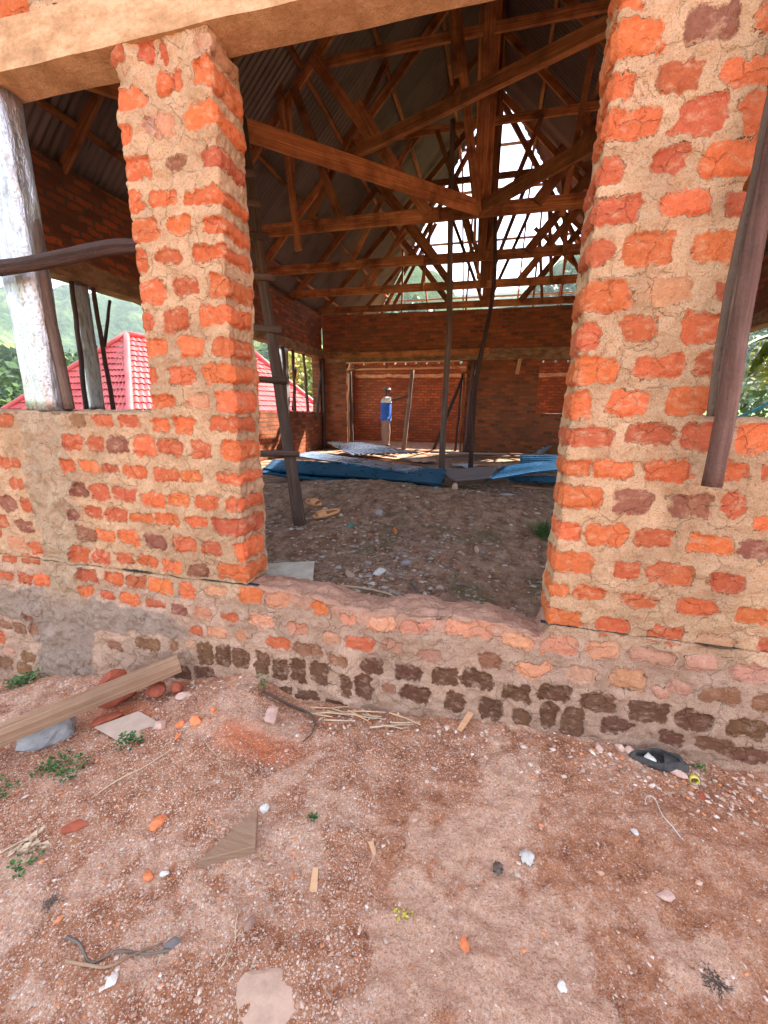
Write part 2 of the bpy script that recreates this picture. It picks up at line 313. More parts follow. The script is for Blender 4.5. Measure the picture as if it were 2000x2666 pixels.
# ================= the unfinished house =================
HX0, HX1, FY, TK = -5.20, 4.40, 1.89, 0.25      # inner faces of side walls, front face, wall thickness
house = thing('unfinished_house', 'roofed but unfinished red brick house with open door and window bays', 'building', (-0.4, 9.5, 0))
BR = '''0.344,2.943,0.073,0.034,o;0.39,2.842,0.134,0.085,o;0.601,2.851,0.145,0.078,d;0.756,2.839,0.046,0.073,o;0.531,2.719,0.118,0.082,r;0.721,2.704,0.135,0.065,o;0.347,2.707,0.085,0.069,o;0.401,2.596,0.157,0.079,o;0.609,2.593,0.138,0.097,r;0.775,2.587,0.088,0.106,o;0.538,2.471,0.088,0.068,r;0.731,2.459,0.161,0.095,o;0.353,2.455,0.074,0.07,r;0.388,2.329,0.159,0.068,r;0.611,2.335,0.144,0.07,o;0.782,2.319,0.075,0.072,r;0.345,2.193,0.082,0.071,r;0.513,2.193,0.157,0.097,o;0.742,2.189,0.15,0.089,o;0.39,2.039,0.162,0.093,o;0.61,2.053,0.142,0.085,l;0.782,2.044,0.065,0.051,r;0.524,1.926,0.11,0.074,r;0.737,1.919,0.153,0.096,o;0.337,1.896,0.086,0.093,r;0.392,1.771,0.148,0.095,o;0.611,1.786,0.148,0.071,o;0.77,1.787,0.073,0.075,r;0.336,1.638,0.095,0.099,o;0.519,1.648,0.14,0.08,o;0.736,1.658,0.154,0.093,o;0.404,1.508,0.158,0.068,r;0.616,1.528,0.153,0.065,r;0.782,1.524,0.104,0.096,r;0.97,1.524,0.116,0.098,o;0.366,1.38,0.081,0.059,o;0.505,1.381,0.141,0.058,o;0.703,1.382,0.162,0.073,o;0.922,1.395,0.078,0.059,o;1.036,1.395,0.027,0.048,r;0.391,1.252,0.17,0.091,o;0.596,1.245,0.129,0.088,d;0.804,1.248,0.136,0.086,d;0.952,1.255,0.065,0.089,r;1.063,1.19,0.041,0.034,o;0.357,1.094,0.085,0.07,o;0.51,1.095,0.151,0.08,o;0.696,1.099,0.133,0.072,r;0.901,1.091,0.155,0.065,o;1.064,1.083,0.101,0.063,d;0.392,0.955,0.165,0.085,o;0.612,0.943,0.102,0.057,r;0.782,0.944,0.153,0.087,r;0.986,0.937,0.12,0.072,r;0.356,0.813,0.076,0.054,o;0.477,0.825,0.119,0.046,o;0.685,0.809,0.134,0.052,r;0.898,0.805,0.136,0.069,o;1.099,0.802,0.114,0.055,o;0.381,0.684,0.142,0.076,o;0.588,0.67,0.112,0.068,r;0.805,0.666,0.126,0.06,r;1.001,0.657,0.125,0.052,p;1.168,0.675,0.043,0.05,r;0.377,0.554,0.144,0.072,l;0.571,0.551,0.125,0.063,l;0.766,0.556,0.151,0.061,p;0.956,0.555,0.123,0.06,p;1.143,0.542,0.126,0.072,p;0.496,0.417,0.118,0.08,p;0.69,0.42,0.14,0.085,l;0.893,0.417,0.08,0.055,p;0.285,0.424,0.135,0.073,l;0.251,0.301,0.042,0.075,m;0.387,0.29,0.127,0.082,m;0.582,0.28,0.153,0.081,m;0.799,0.273,0.144,0.086,m;0.978,0.273,0.131,0.077,m;1.173,0.27,0.135,0.075,m;1.056,0.414,0.126,0.059,n;1.213,0.409,0.073,0.072,n;0.37,0.162,0.068,0.127,m;0.489,0.141,0.086,0.151,m;0.674,0.175,0.113,0.065,m;0.904,0.158,0.089,0.072,m;1.065,0.164,0.136,0.055,m;1.213,0.145,0.141,0.061,m;0.832,0.384,0.053,0.046,p;-0.604,0.432,0.143,0.076,r;-0.662,0.572,0.065,0.06,l;-0.478,0.565,0.136,0.072,l;-0.302,0.578,0.142,0.058,l;-0.092,0.577,0.113,0.057,l;0.019,0.594,0.088,0.087,l;0.194,0.572,0.142,0.055,l;0.069,0.431,0.088,0.076,n;-0.532,0.305,0.116,0.077,m;-0.339,0.298,0.124,0.082,m;-0.136,0.301,0.129,0.094,m;0.015,0.31,0.136,0.092,m;0.214,0.282,0.119,0.071,m;-0.675,0.149,0.061,0.132,m;-0.571,0.169,0.079,0.145,m;-0.428,0.19,0.057,0.043,n;-0.289,0.175,0.148,0.084,m;-0.083,0.153,0.088,0.117,m;0.1,0.158,0.09,0.121,m;0.243,0.134,0.076,0.12,m;-0.426,0.447,0.112,0.054,p;-0.231,0.426,0.113,0.046,p;-1.577,0.695,0.118,0.065,d;-1.357,0.71,0.187,0.084,o;-1.654,0.567,0.113,0.082,o;-1.464,0.591,0.116,0.051,l;-1.24,0.598,0.155,0.078,o;-1.068,0.589,0.121,0.084,l;-0.822,0.581,0.087,0.061,o;-1.726,0.434,0.108,0.062,d;-1.565,0.434,0.112,0.061,l;-1.379,0.439,0.1,0.037,r;-1.177,0.447,0.125,0.058,l;-0.963,0.443,0.112,0.057,l;-0.758,0.425,0.087,0.056,l;-1.622,0.308,0.074,0.055,r;-1.482,0.319,0.112,0.062,l;-1.319,0.329,0.069,0.053,l;-1.082,0.323,0.132,0.059,r;-0.905,0.316,0.148,0.058,n;-0.733,0.295,0.102,0.057,n;-1.798,0.182,0.043,0.073,n;-1.679,0.202,0.059,0.048,p;-1.577,0.163,0.091,0.136,m;-1.456,0.169,0.088,0.135,m;-1.338,0.174,0.094,0.11,m;-1.194,0.169,0.084,0.131,m;-1.079,0.152,0.074,0.13,m;-0.966,0.172,0.087,0.151,m;-0.828,0.176,0.091,0.141,m;-1.77,0.004,0.148,0.076,m;-1.59,0.034,0.126,0.058,m;-0.914,0.012,0.116,0.047,m;-0.73,0.001,0.126,0.046,m;-1.091,0.011,0.151,0.032,m;-2.842,1.516,0.112,0.062,r;-2.284,1.533,0.092,0.052,n;-2.105,1.53,0.121,0.051,r;-1.923,1.533,0.139,0.062,r;-1.721,1.518,0.111,0.061,o;-1.569,1.516,0.108,0.072,o;-2.336,1.401,0.111,0.08,r;-2.185,1.402,0.108,0.072,r;-2.028,1.401,0.136,0.091,d;-1.848,1.4,0.139,0.095,o;-1.671,1.397,0.149,0.075,r;-2.921,1.262,0.088,0.058,r;-2.824,1.266,0.067,0.05,r;-2.399,1.264,0.097,0.076,o;-2.24,1.267,0.127,0.054,o;-2.096,1.264,0.107,0.034,r;-1.922,1.246,0.144,0.06,o;-1.728,1.243,0.145,0.065,o;-1.571,1.244,0.126,0.051,o;-2.84,1.135,0.116,0.059,r;-2.342,1.121,0.097,0.078,d;-2.197,1.116,0.137,0.077,r;-2.019,1.113,0.148,0.062,r;-1.833,1.098,0.151,0.061,o;-1.662,1.106,0.13,0.053,o;-2.953,1.002,0.13,0.085,d;-2.794,0.998,0.088,0.068,r;-2.426,0.969,0.082,0.066,d;-2.268,0.992,0.14,0.058,r;-2.102,0.99,0.144,0.064,r;-1.914,0.984,0.147,0.042,o;-1.746,0.99,0.142,0.055,o;-3.027,0.874,0.092,0.072,r;-2.859,0.852,0.13,0.071,d;-2.362,0.846,0.136,0.083,d;-2.211,0.852,0.132,0.059,o;-2.033,0.854,0.144,0.073,o;-1.85,0.842,0.131,0.079,d;-1.656,0.843,0.141,0.077,r;-2.946,0.728,0.133,0.073,l;-2.782,0.712,0.129,0.064,o;-2.425,0.709,0.13,0.086,o;-2.26,0.707,0.126,0.069,r;-2.084,0.718,0.096,0.06,r;-1.929,0.719,0.126,0.052,o;-1.76,0.701,0.122,0.059,o;-3.034,0.622,0.105,0.042,r;-2.861,0.633,0.142,0.041,r;-3.121,0.493,0.119,0.043,r;-2.931,0.49,0.115,0.068,r;-2.786,0.491,0.112,0.067,o;-2.378,0.579,0.14,0.072,r;-2.181,0.579,0.135,0.07,o;-2.013,0.576,0.139,0.062,r;-1.842,0.574,0.151,0.083,o;-2.428,0.463,0.114,0.065,o;-2.261,0.455,0.101,0.048,r;-2.092,0.457,0.134,0.071,o;-1.901,0.444,0.12,0.039,r;-3.237,0.107,0.137,0.047,n;-2.957,0.201,0.107,0.045,n;-3.076,0.104,0.133,0.065,n;-2.947,0.115,0.065,0.073,n;-3.277,0,0.069,0.077,r;-3.23,-0.112,0.104,0.059,p;-3.052,-0.118,0.112,0.068,n;-3.289,-0.207,0.106,0.08,n;-3.116,-0.223,0.126,0.089,n;-2.037,0.158,0.1,0.075,n;-1.95,0.157,0.08,0.067,n;-2.264,0.096,0.095,0.052,n;-1.687,1.636,0.138,0.059,o;-1.477,1.638,0.118,0.063,l;-1.33,1.636,0.074,0.097,o;-1.361,1.523,0.116,0.059,o;-1.486,1.388,0.107,0.086,r;-1.311,1.389,0.089,0.09,o;-1.348,1.241,0.099,0.044,o;-1.48,1.1,0.133,0.065,o;-1.314,1.105,0.085,0.058,o;-1.551,0.989,0.129,0.047,o;-1.365,0.978,0.138,0.086,r;-1.476,0.84,0.128,0.076,r;-1.292,0.845,0.051,0.095,o;-1.718,2.553,0.066,0.081,o;-1.566,2.558,0.127,0.051,o;-1.364,2.543,0.14,0.05,o;-1.683,2.433,0.146,0.083,o;-1.484,2.446,0.12,0.066,o;-1.311,2.422,0.085,0.061,o;-1.729,2.301,0.065,0.096,o;-1.569,2.316,0.125,0.054,r;-1.354,2.313,0.137,0.058,o;-1.691,2.164,0.137,0.089,o;-1.484,2.18,0.118,0.076,r;-1.317,2.171,0.075,0.085,o;-1.728,2.033,0.063,0.076,r;-1.569,2.032,0.129,0.101,r;-1.358,2.043,0.142,0.077,o;-1.693,1.902,0.127,0.083,o;-1.488,1.906,0.122,0.081,o;-1.323,1.897,0.065,0.08,o;-1.734,1.764,0.058,0.075,o;-1.56,1.768,0.132,0.079,o;-1.358,1.773,0.133,0.077,o;-1.733,3.14,0.037,0.081,r;-1.591,3.134,0.054,0.088,r;-1.51,3.113,0.029,0.055,r;-1.304,3.112,0.061,0.054,p;-1.7,2.961,0.131,0.076,o;-1.513,3.002,0.065,0.09,o;-1.445,2.997,0.047,0.073,o;-1.313,3.002,0.062,0.092,o;-1.728,2.823,0.07,0.071,o;-1.523,2.838,0.079,0.086,l;-1.597,2.843,0.056,0.069,p;-1.341,2.848,0.116,0.079,o;-1.678,2.69,0.129,0.082,o;-1.485,2.696,0.08,0.035,d;-1.309,2.694,0.059,0.069,r'''
TONE = dict(o=(.75, .185, .068), r=(.60, .145, .065), l=(.74, .33, .19), d=(.36, .135, .085), p=(.60, .31, .20), m=(.19, .085, .048), n=(.34, .155, .085))
BRICKS = []
for b in BR.split(';'):
    x, z, w, h, t = b.split(','); BRICKS.append([float(x), float(z), float(w), float(h), t])
extra = [(-2.42, 3.42, .44, .10, 'o'), (-1.93, 3.44, .26, .10, 'o'), (-2.9, 3.42, .3, .1, 'r'), (-1.55, 3.44, .28, .1, 'o')]
BRICKS += [list(e) for e in extra]
# bricks beyond the left edge of what the photo shows, same rough bond
for r in range(11):
    z = -.42+r*.092
    for k in range(5): BRICKS.append([-4.55+k*.215+(r % 2)*.1, z+.01, .13, .06, 'm' if z < .25 else rnd.choice('ror')])
for r in range(9):
    z = .70+r*.098
    for k in range(7): BRICKS.append([-4.5+k*.21+(r % 2)*.1, z, .13, .062, rnd.choice('rrod')])
for r in range(17):
    z = -.42+r*.12
    for k in range(5):
        if z < 1.55: BRICKS.append([1.42+k*.23+(r % 2)*.1, z, .16, .075, 'm' if z < .3 else rnd.choice('rool')])
# upper part of the right pier runs out of the picture
for i, (x, w, t) in enumerate([(.40, .16, 'o'), (.62, .12, 'd')]): BRICKS.append([x, 3.06, w, .07, t])
COR_L, COR_R, PL, PR2 = -1.266, .318, -1.764, .80
for b in BRICKS:
    x, z, w, h, t = b; xl, xr = x-w/2, x+w/2
    if z > .64:
        if xr > COR_L-.045 and xr < COR_L+.05: b += [xl, COR_L+rnd.uniform(.18, .245)]
        elif xl < COR_R+.045 and xl > COR_R-.06: b += [COR_R-rnd.uniform(.17, .24), xr]
        elif xr > PR2-.05 and xr < PR2+.06 and z > 1.58: b += [xl, PR2+.2]
        elif xl < PL+.05 and xl > PL-.05 and z > 1.58: b += [PL-.2, xr]
        else: b += [xl, xr]
    else: b += [xl, xr]
def mortar_color(s, z):
    base = np.zeros(s.shape+(3,)); up = np.array([.73, .45, .27]); lo = np.array([.66, .42, .30])
    k = sstep(.50, .68, z+.05*vn(s, z, 6, 3))[..., None]; base[:] = lo*(1-k)+up*k
    dk = sstep(-.1, .35, vn(s, z, 2.3, 8)+.6*vn(s, z, 6, 9)+.08)[..., None]; base = base*(1-.20*dk)
    # grey cement rendered over the foot of the left wall
    n = .09*vn(s, z, 5, 21)+.05*vn(s, z, 17, 22)+.02*vn(s, z, 50, 23)
    s_ = s; s = s+n*1.5; top = np.interp(s, [-4.5, -3.2, -2.4, -2.2, -1.98, -1.70], [.40, .40, .47, .44, .41, .35])+n
    bot = np.interp(s, [-4.5, -3.2, -2.95, -2.93, -2.47, -2.46, -2.16, -1.72], [.22, .21, .17, -.3, -.3, .14, .20, .24])-n
    c = (sstep(0, .02, top-z)*sstep(0, .02, z-bot)*sstep(-1.66, -1.72, s+n))[..., None]
    base = base*(1-c)+np.array([.42, .30, .235])*c
    s = s_
    # concrete column cast into the low wall
    cc = (sstep(0, .03, s+2.76+n*1.3-.02*(z-1))*sstep(0, .03, -2.36-.0*(z)-s+n*1.3)*sstep(.30, .5, z)*sstep(1.62, 1.55, z))[..., None]
    base = base*(1-cc)+np.array([.56, .38, .25])*cc
    return base, c[..., 0], cc[..., 0]
def brick_field(s, z, zfree=True):
    """signed distance to the nearest brick, its colour and relief, over a grid of wall coordinates"""
    sd = np.full(s.shape, .06); col = np.zeros(s.shape+(3,)); col[:] = TONE['r']; tid = np.zeros(s.shape)
    ws = s+.026*vn(s, z, 20, 31)+.016*vn(s, z, 55, 32); wz = z+.018*vn(s, z, 18, 33)+.014*vn(s, z, 58, 34)
    s1 = s[:, 0]; z1 = z[0, :]; regular = np.allclose(z[0], z[-1]) and np.allclose(s[:, 0], s[:, -1])
    for i, b in enumerate(BRICKS):
        zc, h, t, xl, xr = b[1], b[3], b[4], b[5], b[6]; xc = (xl+xr)/2; w = xr-xl; m = .04
        if not regular: sl = (slice(None), slice(None))
        else:
            i0, i1 = np.searchsorted(s1, [xl-m, xr+m]); j0, j1 = np.searchsorted(z1, [zc-h/2-m, zc+h/2+m])
            if i1 <= i0 or j1 <= j0: continue
            sl = (slice(i0, i1), slice(j0, j1))
        g = (rnd.random()-.5)*.10; r = min(.022, h*.3)
        dx = np.abs(ws[sl]-xc+g*(wz[sl]-zc))-(w/2-r); dz = np.abs(wz[sl]-zc-g*(ws[sl]-xc)*(.6 if w < .2 else .1))-(h/2-r)
        d = np.hypot(np.maximum(dx, 0), np.maximum(dz, 0))+np.minimum(np.maximum(dx, dz), 0)-r
        cur = sd[sl]; k = d < cur; cur[k] = d[k]; sd[sl] = cur
        cc = np.array(TONE[t])*(1+(rnd.random()-.5)*.30)*np.array([1, 1+(rnd.random()-.5)*.16, 1+(rnd.random()-.5)*.16])
        q = col[sl]; q[k] = cc; col[sl] = q; q = tid[sl]; q[k] = rnd.uniform(-1, 1); tid[sl] = q
    return sd, col, tid
def relief(s, z, sd, tid, cem, colm, side):
    inside = sstep(.004, -.004, sd)
    mort = .020*fbm(s, z, 6, 3, 41)+.014*fbm(s, z, 28, 3, 43)
    mort = mort+cem*(.006+.02*fbm(s, z, 9, 4, 51))+colm*(.012+.035*fbm(s, z*.7, 12, 4, 52))
    bk = tid*.004+.006*fbm(s, z, 30, 3, 45)-.001
    bk = bk+side*(.012-.5*np.maximum(0, sd+.016))
    groove = -.0045*np.exp(-(sd/.0045)**2)*(.3+.9*(vn(s, z, 12, 47)+.5))
    return mort*(1-inside)-side*.005*(1-inside)+bk*inside+groove
def path_xy(s, kind):
    if kind == 'left':   # brick pillar
        a, b = PL, COR_L
    elif kind == 'right': a, b = COR_R, PR2
    x = np.clip(s, a, b); y = FY+np.maximum(0, s-b)+np.maximum(0, a-s); return x, y
def strip_mesh(name, P, N, disp, attrs, parent, mat):
    n, m = P.shape[:2]; V = (P+N*disp[..., None]).reshape(-1, 3)
    idx = np.arange(n*m).reshape(n, m)
    F = np.stack([idx[:-1, :-1], idx[1:, :-1], idx[1:, 1:], idx[:-1, 1:]], -1).reshape(-1, 4)
    # close the back
    B = np.stack([idx[-1, :-1], idx[0, :-1], idx[0, 1:], idx[-1, 1:]], -1).reshape(-1, 4)
    return mesh_np(name, V, np.vstack([F, B]), mat, parent, True, attrs)
def pillar(name, kind, z0, z1, step=.0065, label=None):
    a, b = (PL, COR_L) if kind == 'left' else (COR_R, PR2)
    s = np.arange(a-TK, b+TK, step); z = np.arange(z0, z1, step); S, Z = np.meshgrid(s, z, indexing='ij')
    x, y = path_xy(s, kind); ker = np.exp(-(np.arange(-4, 5)/2.0)**2); ker /= ker.sum()
    def sm(v): return np.convolve(np.pad(v, 4, 'edge'), ker, 'valid')
    xs, ys = sm(x), sm(y); tx, ty = np.gradient(xs), np.gradient(ys); L = np.hypot(tx, ty)+1e-9
    nx, ny = ty/L, -tx/L
    P = np.stack([np.repeat(xs[:, None], len(z), 1), np.repeat(ys[:, None], len(z), 1), Z], -1)
    Nn = np.stack([np.repeat(nx[:, None], len(z), 1), np.repeat(ny[:, None], len(z), 1), Z*0], -1)
    # upper courses of the left pillar crumble under the beam
    sd, col, tid = brick_field(S, Z); mc, cem, cc = mortar_color(S, Z)
    side = ((S > b+.01) | (S < a-.01)).astype(float)
    D = relief(S, Z, sd, tid, cem, cc, side)
    if kind == 'left': D = D+sstep(2.85, 3.15, Z)*(.03*fbm(S, Z, 9, 3, 77)-.005)
    wob = .012*vn(Z*0, Z, 2.2, 5 if kind == 'left' else 6)*sstep(1.6, 1.9, Z); P[..., 0] += wob
    o = strip_mesh(name, P, Nn, D, {'bsdf': ('FLOAT', sd), 'bcol': ('FLOAT_COLOR', col.reshape(-1, 3)), 'mcol': ('FLOAT_COLOR', mc.reshape(-1, 3))}, house, M['masonry'])
    if label: o['label'] = label
    return o
def lowwall(name, x0, x1, zb, top, step=.0075, broken=False, label=None, ends=()):
    """low wall: up the front, over the top, down the back"""
    xs = np.arange(x0, x1+step, step); nf = int((top-zb)/step); nt = 22; nb = 8
    zt = np.full(xs.shape, top); zbk = zt.copy()
    if broken:
        op = (sstep(COR_L-.06, COR_L+.02, xs)*sstep(COR_R+.03, COR_R-.03, xs))
        f = np.interp(xs, [-1.2, -1.0, -.8, -.69, -.5, -.2, .05, .15, .30], [.638, .640, .632, .600, .590, .612, .632, .612, .590])+.010*vn(xs, xs*0, 18, 3)
        k = np.interp(xs, [-1.27, -1.1, -.93, -.76, -.69, -.53, -.35, -.26, -.18, .07, .17, .31], [.61, .620, .612, .600, .570, .566, .614, .612, .588, .606, .570, .548])+.012*vn(xs, xs*0, 14, 4)
        zt = zt*(1-op)+f*op; zbk = zbk*(1-op)+k*op
    fr = np.linspace(0, 1, nf); cols = []
    X = np.repeat(xs[:, None], nf+nt+nb, 1); Y = np.zeros_like(X); Z = np.zeros_like(X); NY = np.zeros_like(X); NZ = np.zeros_like(X)
    Z[:, :nf] = zb+(zt[:, None]-zb-.012)*fr[None]; Y[:, :nf] = FY; NY[:, :nf] = -1
    t = np.linspace(0, 1, nt); rr = np.sin(np.pi*t)*.012
    Z[:, nf:nf+nt] = zt[:, None]*(1-t)+zbk[:, None]*t-.006+rr[None]; Y[:, nf:nf+nt] = FY+.006+(TK-.012)*t; NZ[:, nf:nf+nt] = 1
    tb = np.linspace(0, 1, nb); Z[:, nf+nt:] = zbk[:, None]*(1-tb)+zb*tb-.012*(1-tb); Y[:, nf+nt:] = FY+TK; NY[:, nf+nt:] = 1
    S = X; sd, col, tid = brick_field(X[:, :nf], Z[:, :nf]) if not broken else brick_field(X[:, :nf], np.repeat((zb+(top-zb-.012)*fr)[None], len(xs), 0))
    full = np.full(X.shape, .06); full[:, :nf] = sd; fc = np.zeros(X.shape+(3,)); fc[:] = TONE['l']; fc[:, :nf] = col; ft = np.zeros_like(X); ft[:, :nf] = tid
    mc, cem, cc = mortar_color(X, Z); cem[:, nf:] = 0; cc[:, nf:] = 0
    D = relief(X, Z+Y, full, ft, cem, cc, X*0)
    if broken:
        on = np.zeros_like(X); on[:, nf-14:nf+nt] = 1; D = D+on*(.016*fbm(X, Y*1.0+Z, 9, 4, 91))*op[:, None]
        topc = np.array([.60, .33, .23]); mm = np.zeros_like(X); mm[:, nf-10:nf+nt] = 1; mc = mc*(1-mm[..., None]*op[:, None, None])+topc*mm[..., None]*op[:, None, None]
        if zb < 0: D[:, :nf] += .010*sstep(.64, .55, Z[:, :nf])
    for e_ in ends: D = D+.0030*sstep(.08, .03, np.abs(X-e_))-.016*sstep(.020, .004, np.abs(X-e_-math.copysign(.005, e_*-1)))
    P = np.stack([X, Y, Z], -1); Nn = np.stack([X*0, NY, NZ], -1)
    o = strip_mesh(name, P.transpose(1, 0, 2), Nn.transpose(1, 0, 2), D.T, {'bsdf': ('FLOAT', full.T.copy()), 'bcol': ('FLOAT_COLOR', fc.transpose(1, 0, 2).reshape(-1, 3)), 'mcol': ('FLOAT_COLOR', mc.transpose(1, 0, 2).reshape(-1, 3))}, house, M['masonry'])
    # the strips above are laid out (row, column); flip so faces look outwards
    o.data.flip_normals()
    if label: o['label'] = label
    return o
DPC = .645
pillar('brick_pillar', 'left', DPC, 3.165, label='left brick pillar of the door bay, bright orange bricks on its inner side')
pillar('brick_pillar', 'right', DPC, 3.165, label='right brick pillar of the door bay, behind the leaning purple pole')
lowwall('low_wall', -4.7, PL+.035, DPC, 1.578, ends=(PL+.03,))
lowwall('low_wall', PR2-.035, 2.9, DPC, 1.590, ends=(PR2-.03,))
lowwall('foundation_wall', -4.7, 2.9, -.62, DPC, broken=True, label='foundation course with broken sill and dark damp bricks along the ground')
def wall_box(name, x0, x1, y0, y1, z0, z1, mat, step=.06, amp=.006, parent=house, seed=1):
    """plain masonry block, edges worn by a little noise"""
    def ax(a, b):
        n = max(1, min(400, int(round((b-a)/step)))); return np.linspace(a, b, n+1)
    X, Y, Z = ax(x0, x1), ax(y0, y1), ax(z0, z1); V = []; F = []; ids = {}
    def vid(i, j, k):
        q = (i, j, k)
        if q not in ids:
            ids[q] = len(V); x, y, z = X[i], Y[j], Z[k]; n = Vector((x*4+seed, y*4, z*4))
            e = amp*Vector((mnoise.noise(n), mnoise.noise(n+Vector((9, 0, 0))), mnoise.noise(n+Vector((0, 9, 0)))))*2
            V.append((x+e.x, y+e.y, z+e.z))
        return ids[q]
    a, b, c = len(X)-1, len(Y)-1, len(Z)-1
    for i in range(a):
        for k in range(c): F.append((vid(i, 0, k), vid(i+1, 0, k), vid(i+1, 0, k+1), vid(i, 0, k+1))); F.append((vid(i, b, k), vid(i, b, k+1), vid(i+1, b, k+1), vid(i+1, b, k)))
        for j in range(b): F.append((vid(i, j, 0), vid(i, j+1, 0), vid(i+1, j+1, 0), vid(i+1, j, 0))); F.append((vid(i, j, c), vid(i+1, j, c), vid(i+1, j+1, c), vid(i, j+1, c)))
    for j in range(b):
        for k in range(c): F.append((vid(0, j, k), vid(0, j, k+1), vid(0, j+1, k+1), vid(0, j+1, k))); F.append((vid(a, j, k), vid(a, j+1, k), vid(a, j+1, k+1), vid(a, j, k+1)))
    return mesh_np(name, V, F, mat, parent, False)
wall_box('ring_beam', HX0-TK, HX1+TK, FY-.006, FY+.175, 3.16, 3.355, M['beam'], .03, .0028, seed=3)
# masonry above the front beam
def upper():
    s = np.arange(-4.7, 2.9, .014); z = np.arange(3.355, 4.37, .014); S, Z = np.meshgrid(s, z, indexing='ij')
    for r in range(9):
        for k in range(34):
            if r or k < 9 or k > 14: BRICKS.append([-4.7+k*.235+(r % 2)*.11, 3.42+r*.11, .19, .08, rnd.choice('ror'), 0, 0]); BRICKS[-1][5:] = [BRICKS[-1][0]-.095, BRICKS[-1][0]+.095]
    sd, col, tid = brick_field(S, Z); mc, cem, cc = mortar_color(S, Z); D = relief(S, Z, sd, tid, cem, cc, S*0)
    P = np.stack([S, S*0+FY, Z], -1); Nn = np.zeros(P.shape); Nn[..., 1] = -1
    n, m = S.shape; V = (P+Nn*D[..., None]).reshape(-1, 3); idx = np.arange(n*m).reshape(n, m)
    F = np.stack([idx[:-1, :-1], idx[1:, :-1], idx[1:, 1:], idx[:-1, 1:]], -1).reshape(-1, 4).tolist()
    k = len(V); V = np.vstack([V, [[-4.7, FY+TK, 3.355], [2.89, FY+TK, 3.355], [2.89, FY+TK, 4.36], [-4.7, FY+TK, 4.36]]])
    c = [idx[0, 0], idx[-1, 0], idx[-1, -1], idx[0, -1]]
    F += [(k+1, k, k+3, k+2), (c[0], k, k+1, c[1]), (c[1], k+1, k+2, c[2]), (c[2], k+2, k+3, c[3]), (c[3], k+3, k, c[0])]
    f1 = np.concatenate([sd.ravel(), [.06]*4]); c1 = np.vstack([col.reshape(-1, 3), [TONE['r']]*4]); c2 = np.vstack([mc.reshape(-1, 3), [[.4, .26, .16]]*4])
    mesh_np('upper_wall', V, F, M['masonry'], house, True, {'bsdf': ('FLOAT', f1), 'bcol': ('FLOAT_COLOR', c1), 'mcol': ('FLOAT_COLOR', c2)})
upper()
# polythene damp course hanging out of the joint
def dpc(x0, x1, drop):
    mb = MB(); n = int((x1-x0)/.02); V = []; F = []
    for i in range(n+1):
        x = x0+(x1-x0)*i/n; j = .004*mnoise.noise(Vector((x*9, 1, 0))); y = FY-.002-.005*mnoise.noise(Vector((x*6, 0, 3)))
        e = (.0004+.0009*max(0, mnoise.noise(Vector((x*5, 7, 0)))))*min(1, min(i, n-i)/6+.15)
        z = DPC+j+drop*math.exp(-((x-COR_L)/.1)**2)
        V += [(x, y, z-e), (x, y, z+e), (x, FY+.03, z+e), (x, FY+.03, z-e)]
    for i in range(n):
        for j in range(4): F.append((i*4+j, i*4+(j+1) % 4, i*4+4+(j+1) % 4, i*4+4+j))
    mb.add(V, F); mb.build('damp_proof_strip', M['plastic'], house, True)
dpc(-2.47, -1.20, .002); dpc(.29, 2.6, 0)
# ---------------- side, back and inner walls ----------------
FLZ = .42
for side, x0, x1 in (('l', HX0-TK, HX0), ('r', HX1, HX1+TK)):
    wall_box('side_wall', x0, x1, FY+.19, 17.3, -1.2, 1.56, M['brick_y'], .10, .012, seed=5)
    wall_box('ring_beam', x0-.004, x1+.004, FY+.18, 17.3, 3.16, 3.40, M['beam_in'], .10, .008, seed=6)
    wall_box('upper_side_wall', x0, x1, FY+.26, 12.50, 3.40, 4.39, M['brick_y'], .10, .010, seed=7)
    for ya, yb in ((12.3, 12.83), (15.3, 15.9)): wall_box('wall_pier', x0, x1, ya, yb, 1.56, 3.16, M['brick_y'], .1, .01, seed=8)
BY = 12.56
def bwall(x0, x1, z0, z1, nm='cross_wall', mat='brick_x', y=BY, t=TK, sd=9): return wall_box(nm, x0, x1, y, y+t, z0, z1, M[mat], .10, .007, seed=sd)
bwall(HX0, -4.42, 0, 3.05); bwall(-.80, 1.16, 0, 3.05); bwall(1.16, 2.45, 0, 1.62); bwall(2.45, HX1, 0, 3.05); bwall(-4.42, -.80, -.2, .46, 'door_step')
bwall(HX0, HX1, 3.355, 4.38, 'upper_cross_wall', y=BY+.02)
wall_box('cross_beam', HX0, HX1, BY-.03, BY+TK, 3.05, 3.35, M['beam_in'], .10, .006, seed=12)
# far room, roofless: its far wall, a little higher than the beam
FYY = 15.7
bwall(HX0, HX1, 0, 3.30, 'far_wall', 'brick_far', FYY); wall_box('far_beam', HX0, HX1, FYY-.03, FYY, 2.84, 2.96, M['beam'], .05, .02, seed=14)
for k in range(24):
    x = HX0+k*.40; wall_box('vent_pier', x, min(HX1, x+.31), FYY, FYY+TK, 3.30, 3.50, M['brick_far'], .05, .015, seed=30+k)
bwall(HX0, HX1, 3.50, 3.95, 'far_upper_wall', 'brick_far', FYY)
wall_box('plinth', HX0, HX1, 17.06, 17.3, -1, .5, M['brick_y'], .2, .01, seed=15)
